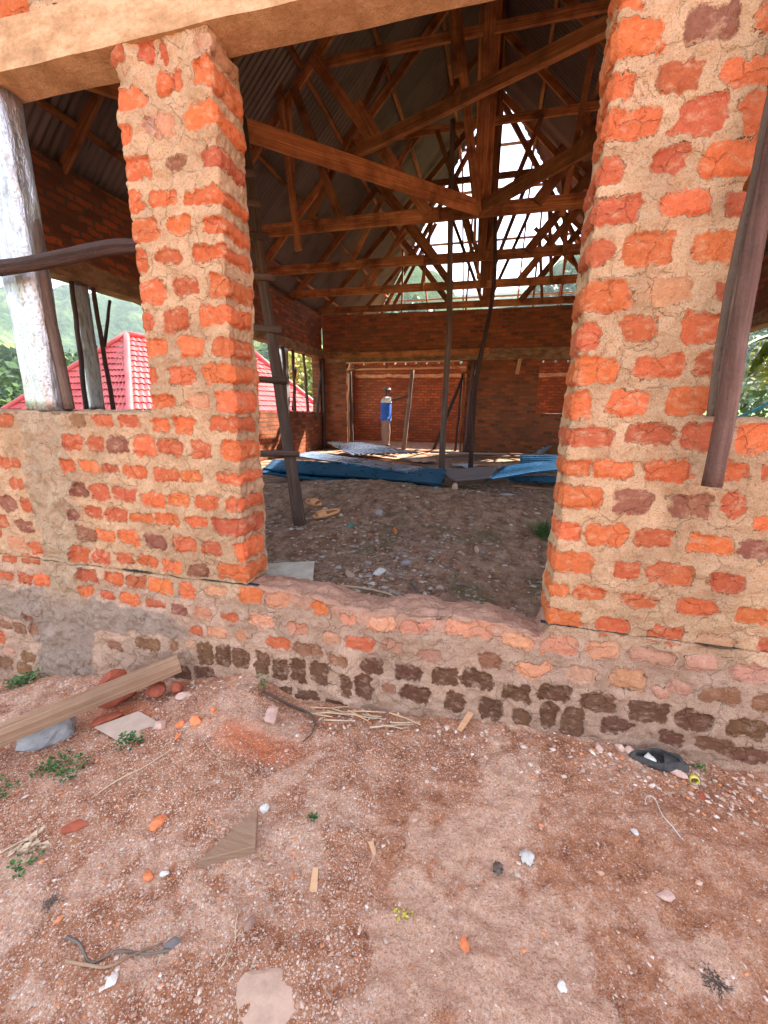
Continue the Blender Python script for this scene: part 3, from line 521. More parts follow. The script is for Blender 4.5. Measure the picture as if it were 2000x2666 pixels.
# ---------------- roof ----------------
RX, EZ, HALF = -.4, 4.50, 4.80; YA, YB = 2.25, 17.30       # ridge line x, eaves height, half span, hip ends
def rz(x): return EZ+HALF-abs(x-RX)
TY = [7.05, 8.90, 10.70, 12.50]
T = M['truss']
for i, y in enumerate(TY):
    z = 4.50; w = .17 if i else .18
    sp = [-1.2+rnd.uniform(-.6, .6)] if i else [-1.0]
    a = HX0-.25
    board('tie_beam', (a, y, z), (sp[0], y, z), w, .055, T, house, n=8); board('tie_beam', (sp[0]-.45, y+.056, z+.01), (HX1+.25, y+.056, z+.01), w, .055, T, house, n=8)
    for sgn in (-1, 1):
        e = RX+sgn*(HALF+.25); board('rafter', (e, y, rz(e)-.06), (RX+sgn*.04, y, rz(RX)-.10), .14, .05, T, house, up=(sgn*1, 0, 1), n=8)
    board('king_post', (RX-.02, y-.06, 4.42), (RX-.02, y-.06, 9.15), .05, .15, T, house, up=(0, 1, 0))
    board('king_post', (RX+.10, y+.07, 4.45), (RX+.08, y+.07, 8.9), .05, .09, T, house, up=(0, 1, 0))
    board('collar', (RX-2.55, y-.03, 6.60), (RX+2.55, y-.03, 6.60), .12, .05, T, house)
    for sgn in (-1, 1):
        j = rnd.uniform(-.12, .12)
        board('strut', (RX+sgn*.85+j, y-.055, 4.50), (RX+sgn*2.66+j, y-.055, 6.68), .15, .05, T, house, up=(1, 0, .6))
        if i: board('strut', (RX+sgn*.9+j, y-.09, 6.55), (RX+sgn*.10, y-.09, 4.55), .08, .045, T, house, up=(1, 0, 0))
        if i and (sgn > 0 or i == 2): board('strut', (RX+sgn*3.2, y+.09, 4.45), (RX+sgn*1.15-j, y+.09, 6.2+j), .085, .045, T, house, up=(1, 0, 1)); board('strut', (RX+sgn*1.45, y-.1, 4.40), (RX+sgn*1.25, y-.1, 5.9), .07, .045, T, house, up=(1, 0, 0))
        board('strut', (RX+sgn*2.75-j, y+.06, 4.45), (RX+sgn*1.45, y+.06, 6.55), .09, .045, T, house, up=(1, 0, 1))
# members of the front hip that meet at the foot of the first king post
cor = M['truss']
board('hip_tie', (RX-.02, 6.98, 4.50), (HX0-.1, 2.20, 4.50), .20, .055, T, house, n=8)
board('hip_tie', (RX+.02, 6.98, 4.50), (HX1+.1, 2.20, 4.50), .17, .055, T, house, n=8)
board('cross_tie', (-2.15, 5.80, 4.68), (3.6, 3.18, 4.68), .12, .07, T, house, n=8)
for sgn in (-1, 1):
    board('hip_rafter', (RX, 7.05, 9.18), (RX+sgn*(HALF+.2), 2.05, 4.20), .16, .06, T, house, n=8)
    for k in (1.2, 2.4, 3.6):
        board('jack_rafter', (RX+sgn*(HALF+.25), 7.05-k, EZ-.33), (RX+sgn*(k+.03), 7.05-k, EZ+HALF-k-.10), .12, .05, T, house, up=(sgn, 0, 1), n=6)
        board('jack_rafter', (RX+sgn*(HALF-k)*.99, 2.0, EZ-.33), (RX+sgn*(HALF-k)*.99, 7.0-(HALF-k), EZ+HALF-(HALF-k)-.13), .12, .05, T, house, n=6)
    for k in (2.4,):   # back hip, not yet sheeted
        board('jack_rafter', (RX+sgn*(HALF+.25), 12.5+k, EZ-.33), (RX+sgn*(k+.03), 12.5+k, EZ+HALF-k-.10), .12, .05, T, house, up=(sgn, 0, 1), n=6)
    board('hip_rafter', (RX, 12.55, 9.18), (RX+sgn*(HALF+.2), 17.5, 4.22), .16, .06, T, house, n=8)
for x in (-2.6, -1.3, .55, 1.9):
    board('jack_rafter', (x, 17.5, EZ-.3), (x, 12.6+abs(x-RX), rz(x)-.12), .12, .045, T, house, n=6)
for k, (x0, x1) in ((1.05, (-4.1, 3.3)), (2.35, (-2.8, 2.0)), (3.3, (-1.9, 1.1)), (4.0, (-1.15, .4))):
    board('batten', (x0-.4, 17.3-k, EZ+k+.03), (x1+.4, 17.3-k, EZ+k+.03), .05, .07, M['lath'], house, n=6)
for x, y in ((-3.1, 14.2), (-1.05, 14.0), (.95, 14.3), (2.35, 14.1), (1.7, 13.8)):
    board('upright', (x, y, 3.2), (x+rnd.uniform(-.1, .1), y, min(rz(x), EZ+17.3-y)-.05), .09, .05, T, house, up=(0, 1, 0))
board('upright', (-3.25, 6.93, 4.13), (-3.53, 6.93, 6.80), .05, .10, T, house, up=(0, 1, 0))
board('upright', (-3.33, 7.0, 4.40), (-3.36, 7.0, 6.2), .04, .06, T, house, up=(0, 1, 0))
board('brace', (-2.53, 6.98, 4.50), (-3.27, 6.98, 6.35), .13, .045, T, house, up=(1, 0, 0))
board('brace', (-.42, 6.93, 4.42), (-.95, 6.93, 7.4), .05, .12, T, house, up=(0, 1, 0))
board('brace', (-.78, 6.86, 6.05), (-1.02, 6.86, 7.6), .05, .13, T, house, up=(0, 1, 0))
board('brace', (-1.66, 6.97, 5.15), (-2.25, 6.97, 6.02), .12, .05, T, house, up=(1, 0, 0))
board('brace', (.75, 7.1, 4.35), (.95, 7.1, 6.5), .08, .045, T, house, up=(1, 0, 0))
board('brace', (1.35, 6.98, 5.2), (1.42, 6.98, 7.3), .07, .05, T, house, up=(1, 0, 0))
# ridge board and bracing between trusses
board('ridge_cap', (RX, 6.8, 9.37), (RX, 12.75, 9.37), .40, .012, M['roof'], house, up=(1, 0, 0), n=8)
for sgn in (-1, 1): board('hip_cap', (RX, 7.05, 9.375), (RX+sgn*5.2, 1.85, 4.175), .42, .012, M['roof'], house, up=(1, sgn, 0), n=8)
board('ridge_board', (RX, 6.9, 9.10), (RX, 12.6, 9.10), .12, .04, T, house, n=8)
for i in range(3):
    board('brace', (RX-.16, TY[i+1], 4.62), (RX-.14, TY[i], 6.9), .10, .045, T, house, up=(0, 1, 0))
# purlins under the sheets
for k in range(6):
    q = .25+k*.90
    for sgn in (-1, 1):
        x = RX+sgn*(HALF-q); y0 = YA+q; y1 = YB-q
        yy = y0
        while yy < y1-.3:
            e = min(y1, yy+3.9); board('purlin', (x, yy, rz(x)+.045), (x, e+.1, rz(x)+.045+rnd.uniform(-.01, .01)), .05, .07, M['truss'], house, n=4); yy = e
    if q < 4.3: board('purlin', (RX-(HALF-q), YA+q, EZ+q+.045), (RX+(HALF-q), YA+q, EZ+q+.045), .05, .07, T, house, n=5)
board('wall_plate', (HX0-.12, 2.3, 4.41), (HX0-.12, 12.5, 4.41), .05, .12, T, house, n=8)
board('wall_plate', (HX1+.12, 2.3, 4.41), (HX1+.12, 12.5, 4.41), .05, .12, T, house, n=8)
# corrugated sheets
def corr(name, pts, width_dir, up, mat, parent, pitch=.076, amp=.010, per=6, thick=.0012, slope_n=2, bend=None):
    """corrugated sheet: pts(u, v) gives the flat position, u in metres across the corrugations, v 0..1 along them"""
    pass
def roof_plane(side, y0, y1, nm='roof_sheet'):
    per = 6; pitch = .095; W = .76; y = y0
    while y < y1-.05:
        e = min(y1, y+W+.05); n = int((e-y)/pitch*per)+1; V = []; F = []; lift = rnd.uniform(.004, .010)+.075; sl = rnd.uniform(-.0012, .0012)
        if side != 'f': cuts = [(-.35, 2.35), (2.25, 4.9)]
        else: cuts = [(-.35, 4.9)]
        for ci, (q0, q1) in enumerate(cuts):
            V = []; F = []; ok = 0
            for i in range(n+1):
                yy = y+(e-y)*i/n; c = math.cos(2*math.pi*yy/pitch)*.014
                lim = min(4.8+.02, yy-YA+.05, YB-yy+.05) if side != 'f' else HALF-abs(yy-RX)+.05
                for q in (q0, (q0+q1)/2, q1):
                    qq = max(min(q, lim), -.35); h = (c+lift+ci*.012+sl*q)
                    if side == 'l': V.append((RX-HALF+qq-h*.707, yy, EZ+qq+h*.707))
                    elif side == 'r': V.append((RX+HALF-qq+h*.707, yy, EZ+qq+h*.707))
                    else: V.append((yy, YA+qq-h*.707, EZ+qq+h*.707))
                if lim > q0+.08: ok += 1
            for i in range(n):
                for j in range(2):
                    f = (i*3+j, i*3+3+j, i*3+4+j, i*3+1+j)
                    z_ = [Vector(V[t]) for t in f]
                    if (z_[0]-z_[3]).length+(z_[1]-z_[2]).length > .02: F.append(f)
            if ok > 4 and F: mesh_np(nm, V, F, M['roof'], house, True)
        y += W
roof_plane('l', YA-.1, 16.9); roof_plane('r', YA-.1, 15.0); roof_plane('f', RX-HALF, RX+HALF)
board('fascia', (HX0-.6, 1.75, 4.10), (HX1+.6, 1.75, 4.10), .14, .03, M['lath'], house, n=10)
# ---------------- timber in the inner doorway ----------------
for (a, b, w, t, m) in [((-4.40, BY-.05, 2.83), (-.82, BY-.05, 2.86), .05, .05, 'lath'), ((-4.40, BY-.07, 3.02), (-1.0, BY-.07, 3.03), .035, .05, 'lath'),
        ((-4.42, BY-.06, 2.76), (-3.25, BY-.06, 3.05), .05, .04, 'truss'), ((-.82, BY-.06, 2.76), (-1.7, BY-.06, 3.05), .05, .04, 'truss'),
        ((-4.36, BY-.02, .46), (-4.36, BY-.02, 2.8), .07, .05, 'lath'), ((-.86, BY-.02, .46), (-.86, BY-.02, 2.8), .06, .05, 'truss'),
        ((-3.15, BY-.06, 2.85), (-3.15, BY-.06, 3.05), .06, .04, 'truss'), ((-2.2, BY-.06, 2.85), (-2.2, BY-.06, 3.05), .06, .04, 'truss'),
        ((-1.2, BY-.06, 2.85), (-1.2, BY-.06, 3.05), .06, .04, 'truss')]:
    board('lintel_shuttering', a, b, w, t, M[m], house, up=(0, 0, 1) if abs(a[2]-b[2]) < 1 else (0, 1, 0))
board('lintel_board', (-5.1, BY-.07, 3.22), (-.2, BY-.07, 3.28), .16, .03, M['truss'], house, n=8)
for x, dx, l in ((-.45, -.10, .42), (.62, -.05, .40)): board('nailed_board', (x, BY-.055, 3.06), (x+dx, BY-.055, 3.06-l), .03, .10, M['lath'], house, up=(0, 1, 0))
# ================= ground =================
def gh(x, y, fine=True):
    x = np.asarray(x, float); y = np.asarray(y, float)
    near = np.interp(x, [-9, -6, -3.3, -2.6, -1.8, -1.45, -1.30, -1.10, -.95, -.25, .2, 1.3, 3, 8], [-1.6, -.9, -.36, -.17, -.05, .02, .085, .02, -.04, .02, .065, .05, .05, .2])
    far = np.interp(x, [-30, -9, -6, -3, -1.5, 0, 3, 8, 30], [-8, -1.4, -.6, -.2, -.03, .0, .03, .1, 1.5])
    w = sstep(.9, 1.75, y); z = far*(1-w)+near*w
    z = z+.035*fbm(x, y, 1.4, 3, 100)*(1-.3*w)
    inside = sstep(2.0, 2.10, y)*sstep(17.35, 17.2, y)*sstep(-5.4, -5.25, x)*sstep(4.6, 4.45, x)
    zi = .42+.05*fbm(x, y, .9, 3, 102)+.27*np.exp(-(((x+1.5)/2.0)**2+((y-5.0)/.75)**2)*1.1)+.10*np.exp(-(((x+1.6)/2.0)**2+((y-6)/.9)**2))-.07*np.exp(-(((y-3.0)/.6)**2))+.06*np.exp(-(((x+3.6)/1.2)**2+((y-8)/1.5)**2))
    zi = zi-.24*np.exp(-(((x-.35)/.75)**2+((y-2.7)/1.1)**2))-.05*np.exp(-(((x+1.6)/.5)**2+((y-2.3)/.5)**2))
    zi = zi+.02*np.exp(-(((x+1.2)/1.4)**2+((y-4.2)/.7)**2))
    zi = zi+sstep(12.6, 12.8, y)*(.50-zi)
    z = z*(1-inside)+zi*inside
    outl = sstep(-5.45, -6.5, x); outr = sstep(4.7, 6, x); back = sstep(17.4, 19, y)
    drop = -.6-.34*np.maximum(0, -5.5-x); drop = np.maximum(drop, -9)
    z = z*(1-outl)+(drop)*outl*1.0
    zb = -.5-.12*np.maximum(0, y-17.4); zb = np.maximum(zb, -9); z = np.where(back > 0, z*(1-back)+np.minimum(z, zb)*back, z)
    z = z*(1-outr)+(.55+.05*(x-5))*outr*np.where(y > 2, 1, 0)+z*outr*np.where(y > 2, 0, 1)
    if fine:
        nearm = np.exp(-((x+.5)/6)**2)*sstep(-2, 0, y)*sstep(14, 6, y)
        z = z+nearm*(.024*fbm(x, y, 5, 4, 105)+.014*fbm(x, y, 20, 3, 106)+.020*np.maximum(0, fbm(x, y, 11, 2, 107))+.006*fbm(x, y, 45, 2, 108))
    return z
def gz(x, y): return float(gh(np.array([x]), np.array([y]))[0])
def axis(parts):
    out = []
    for a, b, st in parts: out.append(np.arange(a, b-1e-6, st))
    return np.concatenate(out+[np.array([parts[-1][1]])])
gx = axis([(-1500, -300, 200), (-300, -60, 30), (-60, -12, 4), (-12, -5.4, .4), (-5.4, -3.3, .06), (-3.3, 2.3, .0115), (2.3, 5, .08), (5, 12, .5), (12, 60, 6), (60, 300, 40), (300, 1500, 200)])
gy = axis([(-800, -200, 100), (-200, -30, 20), (-30, -3, 2), (-3, .1, .1), (.1, 1.96, .0115), (1.96, 2.3, .03), (2.3, 5.5, .025), (5.5, 9, .06), (9, 17.6, .12), (17.6, 40, 1.5), (40, 200, 15), (200, 1500, 150)])
GX, GY = np.meshgrid(gx, gy, indexing='ij'); GZ = gh(GX, GY); n_, m_ = GX.shape
idx = np.arange(n_*m_).reshape(n_, m_); GF = np.stack([idx[:-1, :-1], idx[1:, :-1], idx[1:, 1:], idx[:-1, 1:]], -1).reshape(-1, 4)
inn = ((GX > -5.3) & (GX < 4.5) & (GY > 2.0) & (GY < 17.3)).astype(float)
out = np.clip(sstep(-5.6, -9, GX)+sstep(5.2, 8, GX)*sstep(2, 4, GY)+sstep(17.5, 20, GY), 0, 1)
gravel = sstep(-.12, .25, (-.35*(GX+.2)-.25*(GY-.9))+.55*fbm(GX, GY, 1.6, 4, 110)+.10)*sstep(1.95, 1.5, GY)
gravel = np.maximum(gravel, np.exp(-((GX+.4)/1.1)**2-((GY-1.62)/.22)**2)*.6)
pale = sstep(.02, .30, .55*fbm(GX, GY, 1.9, 3, 113)+.75*fbm(GX, GY, 5.5, 4, 114)+.10*np.exp(-((GX-.4)/.9)**2-((GY-1.0)/.4)**2))
orange = .8*np.exp(-((GX+1.0)/.45)**2-((GY-1.5)/.16)**2)+.8*np.exp(-((GX+1.9)/.35)**2-((GY-1.55)/.2)**2)+.35*np.exp(-((GX-1.0)/.6)**2-((GY-1.6)/.2)**2)
def mat_ground():
    m = NT('ground', .95, .12); p = m.pos()
    A = lambda k: m.new('ShaderNodeAttribute', attribute_name=k).outputs['Fac']
    inn_, out_, gr, pa, og = A('inn'), A('out'), A('gravel'), A('pale'), A('orange')
    n1 = m.noise(p, 9, 6, .65); n2 = m.noise(p, 60, 5, .65); n3 = m.noise(p, 260, 3, .6); n0 = m.noise(p, 2.2, 5, .6)
    soil = m.ramp(n1, [(.30, (.24, .085, .043)), (.45, (.42, .17, .085)), (.58, (.50, .23, .13)), (.74, (.60, .33, .21))])
    dust = m.ramp(n2, [(.3, (.57, .30, .185)), (.7, (.77, .49, .35))])
    c = m.mix(m.math('MULTIPLY', m.ramp(m.math('ADD', m.math('MULTIPLY', pa, .7), m.math('ADD', m.math('MULTIPLY', n1, .7), m.math('MULTIPLY', n2, .5))), [(.62, 0), (1.22, 1)]), .80), soil, dust)
    # fine grit
    v1 = m.new('ShaderNodeTexVoronoi', {'Vector': p, 'Scale': 190.0}); v2 = m.new('ShaderNodeTexVoronoi', {'Vector': p, 'Scale': 95.0})
    def grit(v, thr):
        s = m.new('ShaderNodeSeparateColor', {'Color': v.outputs['Color']})
        k = m.math('MULTIPLY', m.math('GREATER_THAN', s.outputs[0], thr), m.math('LESS_THAN', v.outputs['Distance'], .40))
        return k, m.ramp(s.outputs[1], [(0, (.50, .26, .17)), (.4, (.72, .50, .38)), (.75, (.80, .66, .56)), (1, (.62, .20, .09))])
    k1, c1 = grit(v1, .45); k2, c2 = grit(v2, .62)
    gm = m.ramp(m.math('ADD', gr, m.math('MULTIPLY', m.math('SUBTRACT', n1, .5), 1.2)), [(.10, 0.30), (.6, 1)])
    dk = m.ramp(m.noise(p, 130, 5, .75), [(.36, .75), (.47, 0)])
    c = m.mix(dk, c, m.mix(1.0, c, (.42, .34, .30), 'MULTIPLY')); c = m.mix(m.ramp(m.noise(p, 75, 5, .75), [(.55, 0), (.66, .65)]), c, (.76, .53, .42))
    c = m.mix(m.math('MULTIPLY', k1, gm), c, c1); c = m.mix(m.math('MULTIPLY', k2, gm), c, c2)
    c = m.mix(m.math('MULTIPLY', m.ramp(m.math('MULTIPLY', og, m.math('ADD', m.math('MULTIPLY', n2, 1.4), m.math('MULTIPLY', n1, .9))), [(.55, 0), (1.15, 1)]), .7), c, (.70, .17, .06))
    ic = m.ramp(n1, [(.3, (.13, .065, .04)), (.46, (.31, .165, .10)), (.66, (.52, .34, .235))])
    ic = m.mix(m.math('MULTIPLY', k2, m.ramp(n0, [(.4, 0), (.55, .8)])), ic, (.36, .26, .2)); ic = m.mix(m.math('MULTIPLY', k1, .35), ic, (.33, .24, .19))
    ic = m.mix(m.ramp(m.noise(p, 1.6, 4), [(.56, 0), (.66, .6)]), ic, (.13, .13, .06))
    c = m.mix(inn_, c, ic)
    oc = m.ramp(n0, [(.35, (.07, .13, .03)), (.6, (.14, .21, .06)), (.75, (.24, .2, .09))]); c = m.mix(out_, c, oc)
    m.color(c)
    m.bump(n1, .035, .9); m.bump(n2, .016, 1.0); m.bump(m.math('ADD', n3, m.math('MULTIPLY', m.math('MULTIPLY', k2, gm), .8)), .004, .8); return m.m
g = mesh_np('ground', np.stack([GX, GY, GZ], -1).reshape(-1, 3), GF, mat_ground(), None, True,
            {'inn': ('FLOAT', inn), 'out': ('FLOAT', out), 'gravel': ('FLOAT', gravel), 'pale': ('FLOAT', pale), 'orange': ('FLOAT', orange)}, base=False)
tag(g, 'red brown soil with pale dust and grit', 'ground', kind='structure')
# pebbles
def pebbles(name, pts, cols, label):
    """pts: list of (x, y, size)"""
    base = np.array([(1, 0, 0), (0, 1, 0), (-1, 0, 0), (0, -1, 0), (.1, .1, .75), (0, 0, -.8), (.6, .6, .35), (-.6, -.55, .3)], float)
    faces = [(0, 6, 4), (6, 1, 4), (1, 2, 4), (2, 7, 4), (7, 3, 4), (3, 0, 4), (0, 1, 6), (2, 3, 7), (1, 0, 5), (2, 1, 5), (3, 2, 5), (0, 3, 5)]
    P = np.array(pts); n = len(P); z = gh(P[:, 0], P[:, 1]); k = len(base)
    S = base[None]*(1+rng.uniform(-.28, .28, (n, k, 3))); sc = np.stack([P[:, 2]*rng.uniform(.7, 1.5, n), P[:, 2]*rng.uniform(.6, 1.1, n), P[:, 2]*rng.uniform(.45, .8, n)], -1)
    S = S*sc[:, None]; a = rng.uniform(0, 6.28, n); ca, sa = np.cos(a)[:, None], np.sin(a)[:, None]
    X = S[..., 0]*ca-S[..., 1]*sa; Y = S[..., 0]*sa+S[..., 1]*ca
    V = np.stack([X+P[:, 0:1], Y+P[:, 1:2], S[..., 2]+(z+P[:, 2]*.15)[:, None]], -1).reshape(-1, 3)
    F = (np.array(faces)[None]+np.arange(n)[:, None, None]*k).reshape(-1, 3)
    C = np.repeat(np.array(cols)[rng.integers(0, len(cols), n)]*rng.uniform(.75, 1.15, (n, 1)), k, 0)
    o = mesh_np(name, V, F, M['pebble'], None, False, {'pcol': ('FLOAT_COLOR', C)}, base=False); return tag(o, label, 'gravel', kind='stuff')
def mat_attr(name, rough=.85):
    m = NT(name, rough, .25); p = m.pos(); c = m.new('ShaderNodeAttribute', attribute_name='pcol').outputs['Color']; n = m.noise(p, 120, 4, .65)
    m.color(m.mix(m.ramp(n, [(.4, 0), (.7, .5)]), c, m.mix(1.0, c, (.6, .55, .5), 'MULTIPLY'))); m.bump(n, .003, .6); return m.m
M['pebble'] = mat_attr('pebble')
pc = [(.60, .37, .26), (.66, .48, .37), (.55, .29, .19), (.66, .25, .11), (.42, .25, .18), (.58, .40, .31), (.50, .20, .10), (.74, .58, .48), (.56, .33, .23)]
pts = []
while len(pts) < 21000:
    x = rnd.uniform(-3.1, 2.2); y = rnd.uniform(.25, 1.88)
    d = -.30*(x+.2)-.2*(y-.9)+.5*float(fbm(np.array([x]), np.array([y]), 1.6, 3, 110)[0])
    pr = .22+.78*max(0, min(1, .35+1.6*d)); 
    if y > 1.6: pr = max(pr, .55)
    if rnd.random() < pr: pts.append((x, y, min(.016, .0018+abs(rnd.gauss(0, .0021))+(rnd.random() < .05)*rnd.uniform(.002, .007))))
for i in range(700):
    x = rnd.uniform(-3, 2.2); y = 1.84-abs(rnd.gauss(0, .10)); pts.append((x, y, rnd.uniform(.004, .014)))
for i in range(260):
    pts.append((rnd.gauss(.95, .28), rnd.gauss(1.76, .09), rnd.uniform(.005, .013)))
pebbles('gravel', pts, pc, 'fine pale grit and pebbles scattered on the red soil outside')
pts = []
while len(pts) < 9500:
    x = rnd.uniform(-4.8, 3.0); y = 2.2+abs(rnd.gauss(0, 2.2)); 
    if y > 11: continue
    c = math.exp(-((x+.75)/.8)**2-((y-3.1)/1.1)**2)
    if rnd.random() < .25+.75*c: pts.append((x, y, rnd.uniform(.006, .014)+(rnd.random() < .22)*rnd.uniform(.004, .022)))
pebbles('rubble', pts, [(.30, .23, .18), (.40, .32, .27), (.36, .21, .14), (.46, .38, .33), (.46, .21, .12), (.30, .19, .14), (.58, .48, .42), (.44, .32, .25)], 'grey and brown stone chips over the heap of earth inside the house')
# ================= things on the ground outside =================
SM = dict(
 pinkrock=simple('pink_stone', (.60, .38, .30), .85, .3, 30, .004), orange=simple('brick_chunk', (.74, .22, .09), .9, .35, 40, .005), grey=simple('grey_stone', (.38, .35, .34), .7, .45, 12, .006),
 white=simple('white_stone', (.74, .68, .62), .8, .3, 40, .003), red=simple('red_clod', (.34, .085, .045), .95, .4, 30, .008), dark=simple('dark_stone', (.17, .14, .13), .7, .35, 30, .003),
 tan=simple('dusty_slab', (.56, .36, .26), .95, .25, 25, .006), brown=simple('brown_stone', (.33, .19, .14), .85, .3, 30, .004), rubber=simple('black_rubber', (.06, .052, .048), .8, .6, 40, .005),
 yellow=simple('yellow_plastic', (.70, .62, .12), .4, .2, 20, .001), straw=simple('dry_stalk', (.58, .42, .28), .8, .3, 40, .002), burnt=simple('charred_fibre', (.13, .09, .07), .9, .5, 40, .003),
 paper=simple('paper', (.55, .50, .44), .85, .15, 25, .002), card=simple('cardboard', (.55, .40, .31), .85, .2, 18, .002), green=simple('leaf_green', (.07, .13, .035), .6, .5, 30, .002),
 sandal=simple('tan_sandal', (.74, .36, .16), .6, .12, 25, .001), sandal_in=simple('sandal_footbed', (.40, .20, .10), .65, .2, 60, .0015), bag=simple('white_bag', (.52, .52, .55), .45, .2, 10, .006),
 chip=simple('fresh_wood_chip', (.68, .40, .22), .75, .2, 40, .003), clear=simple('teal_scrap', (.06, .33, .27), .5, .3, 30, .002))
def stone(name, x, y, s, mat, label, cat='stone', seed=1, dz=0, group=None, ang=.35, sub=2):
    o = rock(name, (x, y, gz(x, y)+s[2]*.45+dz), s, SM[mat], None, seed, sub, ang); return tag(o, label, cat, group)
stone('boulder', -2.17, 1.36, (.17, .12, .085), 'grey', 'grey boulder half buried in pink grit behind the long plank', 'boulder', 3, .02, sub=3)
stone('brick_fragment', -1.190, 1.054, (.032, .042, .013), 'orange', 'larger flat pointed piece of orange brick left of the triangular wood block', 'brick fragment', 12)
stone('brick_fragment', -1.075, .885, (.026, .022, .013), 'orange', 'small orange brick bit beside a white pebble, in front of the wood block', 'brick fragment', 15)
stone('pebble', -1.028, .905, (.013, .022, .010), 'white', 'white pebble beside the small orange brick bit', 'stone', 16)
stone('shard', -1.498, .955, (.055, .028, .010), 'red', 'dark red shard with straight edges on the gravel at left', 'shard', 18)
stone('stone', -.805, 1.213, (.026, .022, .016), 'white', 'pale knobbly stone just above the tip of the triangular wood block', 'stone', 19)
stone('stone', -.845, .74, (.018, .030, .007), 'dark', 'flat slate grey stone at the right end of the dark twig', 'stone', 20)
stone('stone', -.640, .845, (.018, .030, .014), 'brown', 'brown oval stone beside the pale dusty slab near the bottom edge', 'stone', 26)
stone('stone', -.95, .62, (.020, .024, .012), 'white', 'white angular stone near the bottom left of the gravel', 'stone', 27)
stone('slab', -.47, .69, (.115, .15, .012), 'tan', 'smooth pale slab of dried mortar at the bottom edge', 'mortar slab', 21, -.004, ang=.12, sub=3)
stone('stone', .803, 1.799, (.034, .036, .028), 'white', 'round speckled white stone below the black rubber shoe', 'stone', 22, .005)
stone('stone', .905, 1.770, (.052, .030, .024), 'pinkrock', 'oblong pale stone lying against the yellow ring', 'stone', 23)
stone('stone', .735, 1.845, (.034, .028, .02), 'pinkrock', 'lilac pink stone left of the round white stone', 'stone', 24)
stone('stone', .70, 1.86, (.030, .020, .018), 'pinkrock', 'rounded stone at the toe of the black rubber shoe', 'stone', 34)
stone('stone', .60, 1.89-.06, (.028, .022, .02), 'pinkrock', 'pale stone left of the black rubber shoe', 'stone', 35)
stone('brick_fragment', .952, 1.668, (.026, .020, .014), 'red', 'dark red brick bit right of a pink pebble, below the yellow ring', 'brick fragment', 25)
stone('stone', .915, 1.672, (.015, .015, .011), 'pinkrock', 'pink pebble touching the dark red brick bit', 'stone', 28)
stone('brick_fragment', 1.42, 1.69, (.05, .03, .02), 'red', 'dark red brick lump at the right edge of the picture', 'brick fragment', 29)
stone('stone', .682, 1.249, (.034, .022, .012), 'pinkrock', 'smooth oblong pink stone alone on the bare soil at right', 'stone', 30)
stone('stone', .64, 1.44, (.018, .016, .010), 'white', 'small white stone alone on the bare soil at right', 'stone', 31)
stone('stone', .31, .93, (.016, .018, .012), 'white', 'white round stone near the bottom edge, right of the two coloured shell', 'stone', 32)
stone('stone', .035, .955, (.018, .026, .010), 'orange', 'small orange and cream chip near the bottom centre', 'chip', 33)
stone('stone', -1.02, 1.66, (.055, .05, .045), 'pinkrock', 'rounded pink stone by the wall beside the curved bark strip', 'stone', 36, .01)
stone('stone', -1.60, 1.70, (.06, .04, .025), 'pinkrock', 'flat oval pink stone by the end of the long plank', 'stone', 37)
stone('stone', -1.55, 1.47, (.035, .04, .028), 'pinkrock', 'pink stone left of the orange brick crumbs', 'stone', 38)
for i, (x, y, s, l) in enumerate([(-1.44, 1.49, .032, 'left orange brick crumb of the cluster below the mound'), (-1.36, 1.50, .040, 'biggest bright orange brick crumb of the cluster below the mound'),
        (-1.30, 1.565, .026, 'upper right orange brick crumb of the cluster'), (-1.40, 1.42, .022, 'lowest orange brick crumb of the cluster')]):
    stone('brick_fragment', x, y, (s, s*.8, s*.6), 'orange', l, 'brick fragment', 40+i, group='orange brick crumbs on the ground')
for i, (x, y, s, l, z) in enumerate([(-2.13, 1.72, (.13, .09, .07), 'largest red clod, on top of the heap by the wall', .05), (-1.98, 1.62, (.12, .06, .05), 'long red brown clod lying across the heap', .02),
        (-2.25, 1.64, (.13, .08, .04), 'flat red clod at the left of the heap', 0), (-1.78, 1.70, (.08, .06, .055), 'squarish red clod behind the plank', .02), (-1.68, 1.74, (.05, .05, .045), 'small red clod at the right of the heap', .02), (-1.93, 1.50, (.10, .05, .03), 'low red clod just behind the plank', 0)]):
    stone('clod', x, y, s, 'red', l, 'clod', 50+i, z, 'red clods heaped by the wall')
# long plank leaning from the soil to the foot of the wall
def plank_at(name, p0, p1, w, t, mat, label, cat='plank', up=(0, 0, 1), group=None):
    o = board(name, p0, p1, w, t, mat, None, up=up, n=8, wob=.004); return tag(o, label, cat, group)
plank_at('plank', (-1.70, 1.80, .13), (-2.62, .70, -.02), .065, .105, M['plank'], 'long squared old plank lying from the left edge towards the foot of the wall')
# triangular wood block
def prism(name, poly, z0, h, mat, tilt=(0, 0)):
    import bmesh
    bm = bmesh.new(); cx = sum(p[0] for p in poly)/len(poly); cy = sum(p[1] for p in poly)/len(poly)
    a = [bm.verts.new((x, y, z0+(x-cx)*tilt[0]+(y-cy)*tilt[1])) for x, y in poly]; f = bm.faces.new(a)
    r = bmesh.ops.extrude_face_region(bm, geom=[f]); vs = [v for v in r['geom'] if isinstance(v, bmesh.types.BMVert)]
    for v in vs: v.co.z += h
    bmesh.ops.recalc_face_normals(bm, faces=bm.faces); bmesh.ops.bevel(bm, geom=list(bm.edges), offset=h*.07, segments=1, affect='EDGES')
    V = [tuple(v.co) for v in bm.verts]; F = [[v.index for v in ff.verts] for ff in bm.faces]; bm.free()
    mb = MB(); mb.add(V, F, [(p[0]*1+p[1], p[2]+p[1]*.5) for p in V]); return mb.build(name, mat, None)
